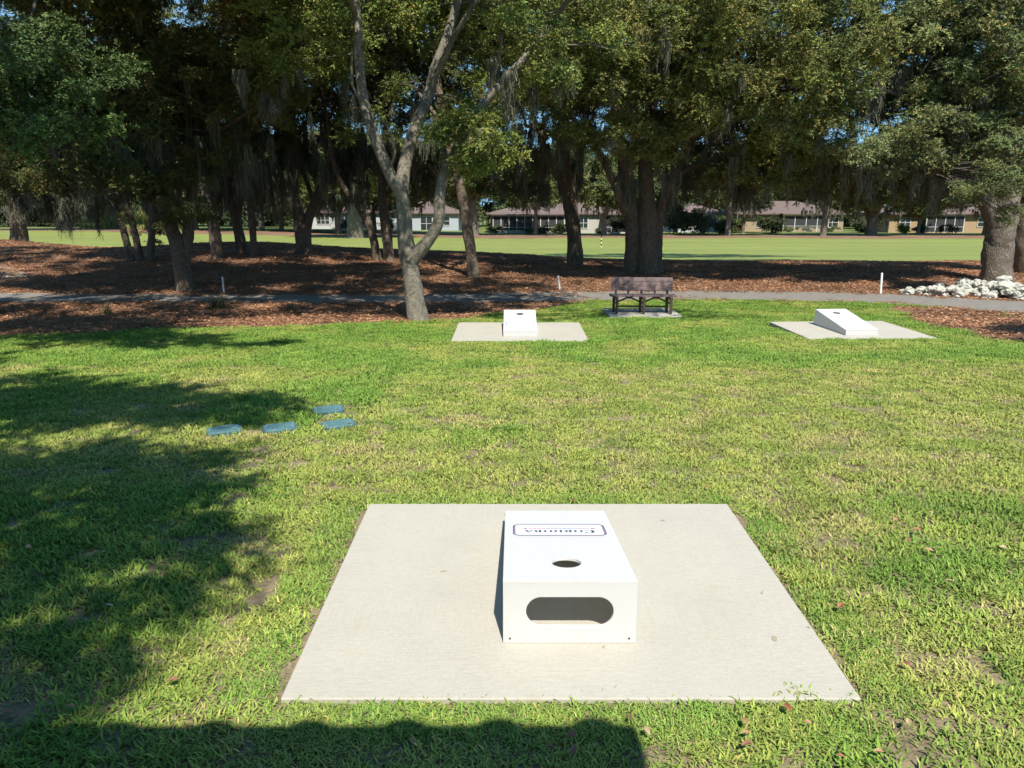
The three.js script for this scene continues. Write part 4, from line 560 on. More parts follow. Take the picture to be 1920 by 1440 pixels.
oak('oak outside the frame at far left, its crown shading the mulch', { at: [-20.5, H(-20.5, 16), -16],
  limbs: [[[0, -0.1, 0, 0.5], [0, 0.2, 0, 0.4], [0.1, 2.6, 0, 0.33], [0.6, 5, -0.6, 0.25], [2, 7, -1.5, 0.16], [4.4, 8.6, -2.4, 0.08]], [[0.2, 3, 0, 0.2], [-0.8, 5.6, -1.6, 0.14], [-1, 8, -3, 0.07]], [[1.3, 6, -1, 0.12], [4, 7.6, -0.4, 0.1], [7.5, 8.6, 0, 0.05]]],
  blobs: [[2, 8.6, -2, 3.4, 0.9, 2.2, 58, 0.9], [7, 8.8, -1.2, 3.2, 0.7, 1.6, 46, 0.85], [7.5, 8.4, -4.6, 3, 0.7, 1.6, 40, 0.85], [-1, 8.8, -4.5, 2.6, 0.9, 1.8, 40, 0.95], [12, 8.8, -2.4, 2.2, 0.6, 1.4, 26, 0.8], [3, 8.8, -6.8, 4, 0.7, 1.6, 52, 0.85], [-4, 8.8, -7.4, 3, 0.7, 1.6, 36, 0.9], [0, 9.2, -9, 5, 0.5, 1.2, 44, 0.9], [6.5, 9.2, -8, 4, 0.5, 1.2, 36, 0.9]], moss: [] }, { bark: 'grey', seed: 44, mossDensity: 0.2, twig: 0.06 });
oak('oak outside the frame on the right that shades the mulch patch', { at: [12.6, H(12.6, 5.5), -5.5],
  limbs: [[[0, -0.1, 0, 0.45], [0, 0.2, 0, 0.36], [-0.2, 2.4, -0.2, 0.3], [-0.6, 4.4, -0.8, 0.22], [-1.2, 6.2, -1.6, 0.12], [-1.6, 7.4, -2.2, 0.05]], [[-0.3, 3, -0.3, 0.18], [0.8, 5, -2, 0.12], [1.6, 6.4, -3.5, 0.06]]],
  blobs: [[-1, 7.2, -1.6, 1.9, 0.9, 1.3, 36, 0.95], [1.2, 7, -2.4, 2.4, 1.1, 1.6, 44, 1.0], [0.6, 8.2, 0.5, 2.8, 1.4, 2.6, 50, 1.2]], moss: [] }, { bark: 'grey', seed: 43, mossDensity: 0.2, twig: 0.06 });
// ------------------------------------------------------------------ trees beyond the fairway
function farTree(label, x, d, o = {}) {
  const { h = 9, w = 5, low = 2.6, trunk = 0.35, leaf = [0.125, 0.155, 0.046], n = 60, seed = 1, moss = 14, lean = 0 } = o, r = rng(seed * 131 + 5);
  const limbs = [[[0, -0.2, 0, trunk * 1.5], [0, 0.15, 0, trunk * 1.1], [lean * 0.4, low * 0.7, 0, trunk * 0.9], [lean, low * 1.2, 0, trunk * 0.75], [lean * 1.3, h * 0.6, 0, trunk * 0.45], [lean * 1.5, h * 0.85, 0, 0.05]]], blobs = [];
  for (let i = 0; i < 5; i++) { const a = r() * 6.28, q = w * (0.45 + 0.3 * r()), y = low + (h - low) * (0.25 + 0.5 * r()); limbs.push([[lean * 0.6, low * (0.8 + 0.3 * r()), 0, trunk * 0.5], [lean + Math.cos(a) * q * 0.5, y * 0.8, Math.sin(a) * q * 0.5, trunk * 0.3], [lean + Math.cos(a) * q, y, Math.sin(a) * q, 0.04]]); blobs.push([lean + Math.cos(a) * q, y, Math.sin(a) * q, w * 0.45, (h - low) * 0.22, w * 0.45, Math.round(n / 6), 2.3]); }
  blobs.push([lean, low + (h - low) * 0.6, 0, w * 0.85, (h - low) * 0.42, w * 0.85, Math.round(n * 0.8), 2.5]);
  return oak(label, { at: [x, H(x, d), -d], limbs, blobs, moss: moss ? [[lean, low + 1, 0, w * 0.7, 0.7, w * 0.7, moss, 1.4]] : [] }, { seed: seed + 60, leaf, boughs: FARBOUGHS, twig: 0.05, group: 'trees beyond the fairway', bark: o.bark ?? 'grey', mossDensity: moss ? 1 : 0 });
}
const farSpots = [
  [-16.6, 77, 'moss-draped oak on the fairway seen left of the pale forked trunk', { h: 11, w: 6, low: 4, trunk: 0.8, n: 80, moss: 40 }],
  [-52, 84, 'broad oak at the far left edge of the fairway', { h: 13, w: 8, low: 3, trunk: 0.5, n: 90, moss: 40 }],
  [-39, 104, 'oak far off between the leftmost thin trunks', { h: 12, w: 8, low: 2.5, trunk: 0.4, n: 90, moss: 50 }],
  [-33, 96, 'mossy oak far off between brown and dark leaning oaks', { h: 12, w: 7, low: 3.2, trunk: 0.4, n: 80, moss: 60 }],
  [-24, 108, 'grey mossy oak far off left of the vee-shaped oak', { h: 12, w: 7, low: 3.2, trunk: 0.4, n: 80, moss: 60 }],
  [-19, 100, 'grey mossy oak far off right of the vee-shaped oak', { h: 12, w: 7, low: 3.4, trunk: 0.4, n: 80, moss: 60 }],
  [-10, 96, 'mossy oak before the white house, right of the pale trunk', { h: 11, w: 5, low: 4.2, trunk: 0.4, n: 60, moss: 40, lean: 0.6 }],
  [-4.6, 90, 'multi-limbed mossy oak left of the screened house', { h: 11, w: 5, low: 4, trunk: 0.5, n: 64, moss: 44, lean: -0.5 }],
  [1.5, 128, 'round bright green tree behind the screened house', { h: 10, w: 5, low: 2.5, n: 60, moss: 0, leaf: [0.10, 0.15, 0.05] }],
  [9, 126, 'tall leafy tree behind the screened house roof', { h: 14, w: 7, low: 3, n: 90, moss: 20, leaf: [0.09, 0.13, 0.045] }],
  [21, 124, 'tall dark tree behind the gap between two houses', { h: 14, w: 7, low: 3, n: 90, moss: 20 }],
  [16.4, 93, 'dark small tree beside the screened house porch', { h: 6.5, w: 2.4, low: 1.5, trunk: 0.25, n: 46, moss: 0, leaf: [0.07, 0.095, 0.034] }],
  [34, 122, 'leafy tree behind the tan house with wide eaves', { h: 12, w: 7, low: 3, n: 80, moss: 10, leaf: [0.09, 0.135, 0.045] }],
  [33, 104, 'slender leafy tree near the red flowers', { h: 8, w: 3, low: 3, trunk: 0.2, n: 40, moss: 0, leaf: [0.09, 0.13, 0.05] }],
  [45.4, 92, 'grey trunk oak between the two tan houses', { h: 11, w: 6, low: 1.6, trunk: 0.7, n: 110, moss: 40 }],
  [50, 126, 'tall tree behind the tan houses', { h: 13, w: 7, low: 3, n: 80, moss: 10 }],
  [60, 92, 'mossy oak before the peach house', { h: 11, w: 6, low: 3.0, trunk: 0.45, n: 80, moss: 60 }],
  [53, 95, 'small shade tree beside the peach house', { h: 7, w: 3, low: 2, trunk: 0.22, n: 40, moss: 0 }],
  [68, 126, 'broad tree behind the peach house', { h: 13, w: 8, low: 3, n: 90, moss: 10 }],
  [82, 110, 'broad oak at the far right of the houses', { h: 12, w: 8, low: 2.5, n: 90, moss: 30 }],
  [-62, 116, 'broad tree on the far left skyline', { h: 14, w: 9, low: 2, n: 100, moss: 20 }],
  [-46, 128, 'broad tree on the skyline behind the yellow reeds', { h: 14, w: 9, low: 2, n: 100, moss: 20 }],
  [-30, 132, 'tall tree on the skyline behind the white house', { h: 14, w: 8, low: 2, n: 100, moss: 20 }],
  [-12, 134, 'tall tree on the skyline behind the blue-grey house', { h: 14, w: 8, low: 2, n: 100, moss: 20 }],
  [26, 136, 'tall tree on the skyline above the grey house', { h: 15, w: 8, low: 2, n: 100, moss: 10 }],
  [58, 140, 'tall tree on the skyline between peach and tan houses', { h: 15, w: 9, low: 2, n: 100, moss: 10 }],
  [96, 130, 'tall tree on the far right skyline', { h: 15, w: 10, low: 2, n: 100, moss: 10 }],
  [11.5, 91, 'drooping oak before the right end of the screened house', { h: 9, w: 5, low: 2.8, trunk: 0.3, n: 60, moss: 50 }],
  [27, 91, 'drooping mossy oak before the pale grey house', { h: 10, w: 6, low: 2.8, trunk: 0.35, n: 70, moss: 60 }],
  [38.5, 90, 'drooping mossy oak before the left part of the tan house', { h: 10, w: 5.5, low: 2.8, trunk: 0.35, n: 70, moss: 60 }],
  [67, 90, 'drooping oak before the right part of the peach house', { h: 10, w: 5.5, low: 2.8, trunk: 0.35, n: 70, moss: 50 }],
  [-31, 98, 'mossy oak with slim trunk at the left end of the far white house', { h: 11, w: 6, low: 2.6, trunk: 0.3, n: 80, moss: 60 }],
  [-26.5, 93, 'mossy oak with slim trunk before the middle of the far white house', { h: 11, w: 5.5, low: 2.4, trunk: 0.3, n: 80, moss: 60, lean: 0.5 }],
  [-21.5, 90, 'mossy oak between the far white and blue-white houses', { h: 11, w: 5.5, low: 2.3, trunk: 0.35, n: 80, moss: 60 }],
  [-14, 92, 'mossy oak before the far blue-white house', { h: 11, w: 5, low: 2.6, trunk: 0.3, n: 70, moss: 60, lean: -0.4 }],
  [-40, 92, 'mossy oak left of the far white house', { h: 12, w: 7, low: 2.4, trunk: 0.4, n: 90, moss: 60 }],
  [3, 92, 'slim mossy oak before the screened porch', { h: 10, w: 4.5, low: 3.4, trunk: 0.25, n: 50, moss: 50 }],
  [-85, 110, 'tall tree beyond the left edge of the fairway', { h: 15, w: 10, low: 2, n: 100, moss: 20 }],
];
farSpots.forEach(([x, d, label, o], i) => farTree(label, x, d, { seed: i + 1, ...o }));

// a far wood that reads as one mass behind the houses
{
  const r = rng(55), list = [], g = new THREE.Group(); g.name = 'far_woods'; tag(g, 'green wood closing the view behind the houses', 'woods', null, 'stuff'); scene.add(g);
  for (let i = 0; i < 2600; i++) { const x = -150 + 300 * r(), d = 146 + 26 * r(), top = 13 + 4 * n2(x * 0.05, 3) + 2.5 * n2(x * 0.2, 8), y = H(x, d) + 0.5 + top * Math.pow(r(), 0.8), k = 3.2 + 2.2 * r(), s = 0.7 + 0.5 * r() + 0.25 * n2(x * 0.1, y * 0.3); list.push({ p: v3(x, y, -d), s: v3(k, k * 0.85, k), e: [(r() - 0.5) * 0.6, r() * 6.28, (r() - 0.5) * 0.6], c: rgb(0.072 * s, 0.10 * s, 0.038 * s) }); }
  instanced('foliage', FARBOUGHS, leafM, list, g);
}
// ------------------------------------------------------------------ houses
const shingleTex = tex(512, (u, v) => { const row = Math.floor(v * 32), k = clamp(0.5 + 0.35 * tf(u, v, 30, 2) + 0.35 * n4((u + row * 0.137) % 1, (row / 32) % 1, 40)); return [lerp(0.11, 0.21, k), lerp(0.08, 0.15, k), lerp(0.07, 0.135, k)]; });
const stuccoTex = tex(256, (u, v) => { const k = 0.93 + 0.07 * tf(u, v, 20, 3); return [k, k, k]; });
const HM = {
  roof: std({ map: rep(shingleTex, 0.25), roughness: 1 }), trim: std({ color: rgb(0.58, 0.57, 0.55), roughness: 0.6 }), screen: std({ color: rgb(0.035, 0.038, 0.04), roughness: 0.6 }),
  glass: new THREE.MeshPhysicalMaterial({ color: rgb(0.03, 0.04, 0.045), roughness: 0.08 }), fascia: std({ color: rgb(0.42, 0.38, 0.34), roughness: 0.7 }),
};
const wallM = (r, g, b) => std({ map: rep(stuccoTex, 0.4), color: rgb(r, g, b), roughness: 1 });
function hip(w, l, h, over) {                                       // hip roof over w x l, ridge along x, 0.15 thick eaves
  const a = w / 2 + over, c = l / 2 + over, k = Math.max(0.1, a - c), e = 0.16, P = [[-a, 0, c], [a, 0, c], [a, 0, -c], [-a, 0, -c], [-a, e, c], [a, e, c], [a, e, -c], [-a, e, -c], [-k, h, 0], [k, h, 0]];
  const F = [[0, 2, 1], [0, 3, 2], [0, 1, 5], [0, 5, 4], [1, 2, 6], [1, 6, 5], [2, 3, 7], [2, 7, 6], [3, 0, 4], [3, 4, 7], [4, 5, 9], [4, 9, 8], [5, 6, 9], [6, 7, 8], [6, 8, 9], [7, 4, 8]];
  const pos = []; F.forEach((f) => f.forEach((i) => pos.push(...P[i]))); const g = new THREE.BufferGeometry(); g.setAttribute('position', new THREE.Float32BufferAttribute(pos, 3)); g.computeVertexNormals(); return uvBox(g);
}
function house(label, x, d, turn, w, l, wallMat, o = {}) {
  const { wall = 2.6, roof = 2.2, over = 0.5, windows = [], screens = [], doors = [] } = o, t = thing('house', label, 'house', [x, H(x, d) - 0.05, -d], turn, 'houses beyond the fairway');
  part('wall', uvBox(boxG(w, wall, l, 0, wall / 2, -l / 2)), wallMat, t);
  part('roof', hip(w, l, roof, over), HM.roof, t, [0, wall + 0.002, -l / 2]);
  const win = (name, X, Y, W, Hh, panes) => {
    const g = part(name, uvBox(boxG(W, Hh, 0.04)), HM.glass, t, [X, Y, 0.022]);
    const f = 0.09; for (const s of [-1, 1]) { part('frame', boxG(f, Hh + 2 * f, 0.10), HM.trim, g, [s * (W / 2 + f / 2), 0, 0.02]); part('frame', boxG(W - 0.002, f, 0.098), HM.trim, g, [0, s * (Hh / 2 + f / 2), 0.02]); }
    for (let i = 1; i < panes; i++) part('mullion', boxG(0.07, Hh - 0.002, 0.07), HM.trim, g, [-W / 2 + (W * i) / panes, 0, 0.03]);
    part('mullion', boxG(W - 0.004, 0.06, 0.06), HM.trim, g, [0, 0, 0.03]);
  };
  windows.forEach(([X, Y, W, Hh, p]) => win('window', X, Y, W, Hh, p));
  doors.forEach(([X, W]) => win('glass_door', X, 1.12, W, 2.05, 2));
  screens.forEach(([X0, X1, knee, depth, bays]) => {                 // screened porch: knee wall, dark mesh, white posts and rails
    const W = X1 - X0, C = (X0 + X1) / 2;
    if (knee) part('knee_wall', uvBox(boxG(W, knee, 0.12, C, knee / 2, depth)), wallMat, t);
    const s = part('screen', boxG(W - 0.02, wall - knee - 0.22, 0.03, C, knee + (wall - knee - 0.22) / 2 + 0.003, depth), HM.screen, t);
    for (const e of [X0 + 0.06, X1 - 0.06]) part('screen_return', boxG(0.03, wall - 0.22, depth - 0.1, e, (wall - 0.22) / 2, depth / 2), HM.screen, t);
    for (let i = 0; i <= bays; i++) part('post', boxG(0.11, wall - 0.226, 0.13), HM.trim, t, [X0 + (W * i) / bays, (wall - 0.226) / 2, depth + 0.02]);
    part('beam', boxG(W + 0.3, 0.2, 0.2), HM.trim, t, [C, wall - 0.115, depth]);
    part('rail', boxG(W, 0.06, 0.08), HM.trim, t, [C, Math.max(knee + 0.05, 0.9), depth + 0.03]);
    part('porch_roof', uvBox(boxG(W + 0.6, 0.12, depth + 0.6).rotateX(0.09)), HM.roof, t, [C, wall + 0.14, depth / 2 + 0.2]);
  });
  return t;
}
house('white-trimmed house with long screened porch behind the reddish oak', 6.6, 103, 0, 19.5, 11, wallM(0.50, 0.48, 0.44), { roof: 1.7, screens: [[-9.2, 0.6, 0.5, 2.4, 9], [6.2, 9.2, 0.25, 2.0, 3]], windows: [[3.2, 1.45, 1.7, 1.35, 3]] });
house('small pale grey house end behind the bush, right of the massive oak', 28, 108, 0.1, 7, 9, wallM(0.56, 0.58, 0.60), { roof: 1.7, windows: [[-1.8, 1.5, 1.1, 1.3, 2], [1.6, 1.5, 1.3, 1.3, 2]] });
house('tan stucco house with brown roof and dark screened lanai', 43.5, 113, 0.05, 16, 11, wallM(0.38, 0.29, 0.2), { roof: 2.1, over: 0.8, windows: [[-4.6, 1.45, 2.4, 1.5, 3], [6.2, 1.4, 1.8, 1.4, 2]], screens: [[-2.2, 4.8, 0.7, 1.6, 4]] });
house('peach stucco house with white paned window, left of the ridged oak', 63.5, 105, -0.05, 18, 11, wallM(0.42, 0.30, 0.18), { roof: 1.9, over: 0.7, windows: [[5.6, 1.55, 4.4, 1.2, 5], [-6.8, 1.5, 1.4, 1.3, 2]], screens: [[-4.4, 0.8, 0.2, 1.2, 4]] });
house('white house far off between the vee-shaped and pale oaks', -27.5, 120, 0.05, 12, 9, wallM(0.5, 0.5, 0.5), { roof: 2.2, windows: [[-3.5, 1.5, 2, 1.2, 3], [3, 1.5, 2, 1.2, 3]], doors: [[0, 1.8]] });
house('blue-white house far off seen through the fork of the pale oak', -14, 116, -0.03, 11, 9, wallM(0.42, 0.46, 0.52), { roof: 2.0, windows: [[-3, 1.5, 1.8, 1.2, 2], [3.2, 1.5, 1.8, 1.2, 2]], doors: [[0.4, 1.8]] });

// ------------------------------------------------------------------ shrubs and other plants
function shrub(label, x, d, w, h, leaf, o = {}) {
  const { n = 12, seed = 1, group = 'garden shrubs by the houses', boughs = FARBOUGHS } = o, r = rng(seed * 71 + 3), t = thing('shrub', label, 'shrub', [x, H(x, d) - 0.02, -d], 0, group), list = [], st = [];
  for (let i = 0; i < n; i++) { const b = inBall(r), k = Math.min(w, h) * (0.5 + 0.35 * r()), g = 0.75 + 0.5 * r(); list.push({ p: v3(b.x * w * 0.42, h * 0.52 + b.y * h * 0.36, b.z * w * 0.42), s: v3(k, k * 0.9, k), e: [(r() - 0.5) * 0.6, r() * 6.28, (r() - 0.5) * 0.6], c: rgb(leaf[0] * g, leaf[1] * g, leaf[2] * g) }); }
  for (let i = 0; i < 4; i++) { const a = r() * 6.28; st.push(tube([[Math.cos(a) * 0.05, -0.05, Math.sin(a) * 0.05, 0.03], [Math.cos(a) * w * 0.15, h * 0.3, Math.sin(a) * w * 0.15, 0.02], [Math.cos(a) * w * 0.25, h * 0.6, Math.sin(a) * w * 0.25, 0.01]], 5, 4, 0.05, i)); }
  part('stem', mergeGeometries(st), BARK.brown, t); instanced('foliage', boughs, leafM, list, t); return t;
}
[[-2.2, 99.5, 2.4, 1.3, 0, 'low shrub at the left end of the screened porch'], [2.4, 99, 1.5, 1.1, 1, 'small shrub before the middle of the screened porch'], [4.4, 99.3, 2.4, 1.3, 0, 'rounded shrub before the screened porch'], [6.6, 99, 2.2, 1.6, 1, 'taller shrub at the right end of the screened porch'], [8.6, 99.6, 1.2, 2.2, 0, 'slim upright shrub beside the reddish trunk'], [12.2, 100.4, 1.8, 0.9, 1, 'low clipped shrub under the white wall window'],
  [14.6, 99, 2.8, 2.4, 2, 'dark rounded shrub by the small porch'], [22.4, 98, 5.5, 4.6, 2, 'large dark bush right of the massive oak'], [25.8, 99, 3.2, 3.0, 3, 'pale grey-leaved bush before the grey house'], [28.6, 98, 2.8, 2.2, 2, 'dark bush beside the pale grey-leaved bush'], [31.2, 104, 2.6, 3.0, 1, 'bright upright shrub by the grey house corner'], [36.2, 103, 3.4, 3.0, 2, 'dark umbrella-shaped shrub before the tan house'],
  [41.5, 109, 3, 1.0, 1, 'low hedge shrub at the left of the lanai'], [44.5, 109, 3, 1.0, 3, 'pale low hedge shrub before the lanai'], [47.5, 109, 3, 1.1, 1, 'low hedge shrub at the right of the lanai'], [51, 105, 2.6, 2.6, 2, 'dark bush between the tan and peach houses'], [54.4, 101, 1.9, 1.5, 4, 'bright yellow-green shrub by the peach house'], [57, 101.5, 2, 1.4, 2, 'dark shrub beside the bright yellow-green shrub'], [60.5, 101, 3.2, 1.3, 2, 'dark low shrub before the peach house screen'], [66, 100.5, 2.6, 1.4, 2, 'dark shrub under the white paned window'], [70, 100.5, 2.4, 1.2, 1, 'green shrub at the right of the white paned window'],
  [-24.4, 112, 3, 2.2, 3, 'grey-leaved bush before the far white house'], [-19, 112, 2.4, 2.0, 2, 'dark bush before the far blue-white house'],
].forEach(([x, d, w, h, k, label], i) => shrub(label, x, d, w, h, [[0.08, 0.12, 0.04], [0.10, 0.14, 0.045], [0.06, 0.082, 0.03], [0.17, 0.19, 0.15], [0.17, 0.24, 0.04]][k], { seed: i + 1, n: 12 }));
{ // red flowering shrub
  const t = shrub('shrub covered in red flowers between grey and tan houses', 32.6, 106, 1.8, 2.2, [0.30, 0.03, 0.045], { seed: 77, n: 10 });
}
// yellow reeds and tall grasses at the far left
function reeds(name, label, category, x, d, w, h, n, cols, o = {}) {
  const r = rng(Math.abs(x * 31 + d * 7) | 0), { bend = 0.5, wide = 0.02, group } = o;
  const m = new THREE.Mesh(leafGeo((add) => {
    for (let i = 0; i < n; i++) {
      const a = r() * 6.28, q = Math.sqrt(r()) * w * 0.35, L = h * (0.55 + 0.5 * r()), out = bend * (0.3 + r()), b = r() * 6.28, c = cols[Math.floor(r() * cols.length)], k = c.map((v) => v * (0.75 + 0.5 * r())), wd = wide * (0.7 + 0.6 * r());
      const P = (t) => v3(Math.cos(a) * q + Math.cos(b) * out * L * t * t, L * t * (1 - 0.35 * out * t), Math.sin(a) * q + Math.sin(b) * out * L * t * t), W = v3(-Math.sin(b), 0, Math.cos(b));
      const seg = 4; for (let s = 0; s < seg; s++) { const t0 = s / seg, t1 = (s + 1) / seg, w0 = wd * (1 - t0 * 0.8), w1 = wd * (1 - t1) * 0.9, p = P(t0), e = P(t1); add(p.clone().addScaledVector(W, w0), p.clone().addScaledVector(W, -w0), e.clone().addScaledVector(W, w1), k); add(e.clone().addScaledVector(W, w1), p.clone().addScaledVector(W, -w0), e.clone().addScaledVector(W, -w1), k); }
    }
  }), mossM);
  m.name = numbered(name); m.position.set(x, H(x, d) - 0.02, -d); tag(m, label, category, group); scene.add(m); return m;
}
const YEL = [[0.30, 0.30, 0.08], [0.24, 0.28, 0.07], [0.36, 0.32, 0.14], [0.14, 0.20, 0.05]];
[[-53, 92, 4, 2.0, 'bushy yellow-green reed clump farthest left beyond the fairway'], [-49.5, 91, 4, 2.2, 'bright yellow-green reed clump right of the farthest left one'], [-46, 90, 5, 2.8, 'tall golden reed clump left of the thin trunks'], [-42, 90, 5, 3.0, 'tall golden reed clump directly behind the thin trunks'], [-50.5, 87, 2.4, 0.9, 'low tan grass clump before the golden reeds'], [-45, 86.5, 3.4, 0.8, 'low brownish grass clump along the fairway edge']].forEach(([x, d, w, h, label]) => reeds('reed_clump', label, 'reeds', x, d, w, h, 420, YEL, { wide: 0.05, group: 'reeds at the far left' }));
const SPIKE = [[0.07, 0.10, 0.035], [0.10, 0.13, 0.05], [0.05, 0.075, 0.03], [0.22, 0.17, 0.09]];
reeds('spiky_plant', 'spiky strap-leaved plant in the mulch by the white stake', 'plant', -7.3, 17.6, 0.55, 0.55, 130, SPIKE, { wide: 0.011, bend: 0.9 });
reeds('spiky_plant', 'small strappy plant in the mulch left of the lawn edge', 'plant', -12.9, 15.4, 0.5, 0.6, 80, SPIKE, { wide: 0.012, bend: 0.8 });
reeds('spiky_plant', 'thin dark plant in shade right of the spiky plant', 'plant', -5.35, 17.2, 0.4, 0.4, 60, SPIKE, { wide: 0.008, bend: 0.7 });
reeds('spiky_plant', 'thin grassy plant in the mulch left of the spiky plant', 'plant', -9.5, 16.6, 0.45, 0.4, 60, SPIKE, { wide: 0.008, bend: 0.7 });
reeds('spiky_plant', 'green weed clump at the foot of the rock pile', 'plant', 14.7, 17.0, 1.3, 0.32, 160, [[0.12, 0.18, 0.05], [0.09, 0.14, 0.04]], { wide: 0.012, bend: 0.8 });

// ------------------------------------------------------------------ clubhouse behind the camera; its tiled eave shades the near grass
{
  const t = thing('clubhouse', 'stucco clubhouse behind the viewer whose tiled eave shades the grass', 'building', [0, 0, 0]);
  const stucco = wallM(0.6, 0.54, 0.45), tileM = std({ color: rgb(0.36, 0.17, 0.10), roughness: 0.85 });
  part('wall', uvBox(boxG(14, 3.0, 0.3, -6.3, 1.5, 2.6)), stucco, t); part('wall', uvBox(boxG(0.3, 3.0, 6, 0.55, 1.5, 5.76)), stucco, t);
  const slope = 0.30, deck = uvBox(boxG(14.6, 0.14, 7).translate(0, 0, 3.5).rotateX(-slope)); part('roof', deck, tileM, t, [-6.30, 3.02, -0.09], [0, 0, 0]);
  const barrel = new THREE.CylinderGeometry(0.13, 0.13, 7.05, 14).rotateX(Math.PI / 2).translate(0, 0.05, 3.5).rotateX(-slope);
  for (let i = 0; i < 38; i++) part('roof_tile', barrel, tileM, t, [0.84 - i * 0.372, 2.947, -0.06 + 0.004 * i]);
}
// ------------------------------------------------------------------ lawn grass
function grassTile(seed, n, size, len) {
  const r = rng(seed);
  return leafGeo((add) => {
    for (let i = 0; i < n; i++) {
      const x = (r() - 0.5) * size, z = (r() - 0.5) * size, a = r() * 6.28, L = len * (0.5 + 0.75 * r()), tilt = 0.8 + 0.9 * r(), w = 0.0022 + 0.0018 * r(), ca = Math.cos(a), sa = Math.sin(a), curl = 0.5 * r();
      const dry = r(), g = 0.72 + 0.5 * r(), k = dry < 0.09 ? [1.7 * g, 1.2 * g, 2.0 * g] : dry < 0.24 ? [1.25 * g, 1.08 * g, 1.15 * g] : [g, g, g];
      let p = v3(x, 0, z), th = tilt * 0.5; const W = v3(-sa * w, 0, ca * w), seg = 3;
      for (let s = 0; s < seg; s++) {
        const q = p.clone().add(v3(Math.sin(th) * ca, Math.cos(th), Math.sin(th) * sa).multiplyScalar(L / seg)), w0 = [1, 1.05, 0.75][s], w1 = [1.05, 0.75, 0][s];
        const A = p.clone().addScaledVector(W, w0), B = p.clone().addScaledVector(W, -w0), C = q.clone().addScaledVector(W, w1), D = q.clone().addScaledVector(W, -w1);
        add(A, B, C, k); if (w1) add(C, B, D, k);
        p = q; th += tilt * 0.22 + curl * 0.3;
      }
    }
  });
}
const grassM = std({ vertexColors: true, roughness: 0.95, side: THREE.DoubleSide });
const NEAR = [1, 2, 3, 4, 5].map((s) => grassTile(400 + s, 310, 0.26, 0.039)), LUSH = [1, 2, 3].map((s) => grassTile(450 + s, 270, 0.24, 0.047));
const inPad = (x, d, side, front, back) => PADS.some((p) => { const dx = x - p.x, dd = d - p.d0, c = Math.cos(p.turn), s = Math.sin(p.turn), v = dd * c - dx * s; return Math.abs(dx * c + dd * s) < p.w / 2 + side && v > -front && v < p.l + back; });
const LIDS = [[-1.89, 7.05], [-2.66, 6.29], [-2.17, 6.37], [-1.65, 6.49]];
const lush = (x, d) => clamp(smooth(0.4, 1.2, fbm(x * 0.35 + 9, d * 0.35, 3) * 1.3 + 0.45 + (x < -1.5 ? 0.25 : 0) + (d > 9.5 ? 0.5 : 0) + (d < 4.8 ? 0.12 : 0) - (x > 0 && d > 4.6 && d < 10 ? 0.5 : 0)));
const bare = (x, d) => smooth(0.85, 1.1, fbm(x * 0.8 + 40, d * 0.8 + 5, 3) + 0.5 * Math.exp(-(((x + 2.0) / 0.25) ** 2) - (((d - 4.05) / 0.2) ** 2)) * 1.6 + 0.35 * Math.exp(-(((x + 0.85) / 0.6) ** 2) - (((d - 5.4) / 0.3) ** 2)));
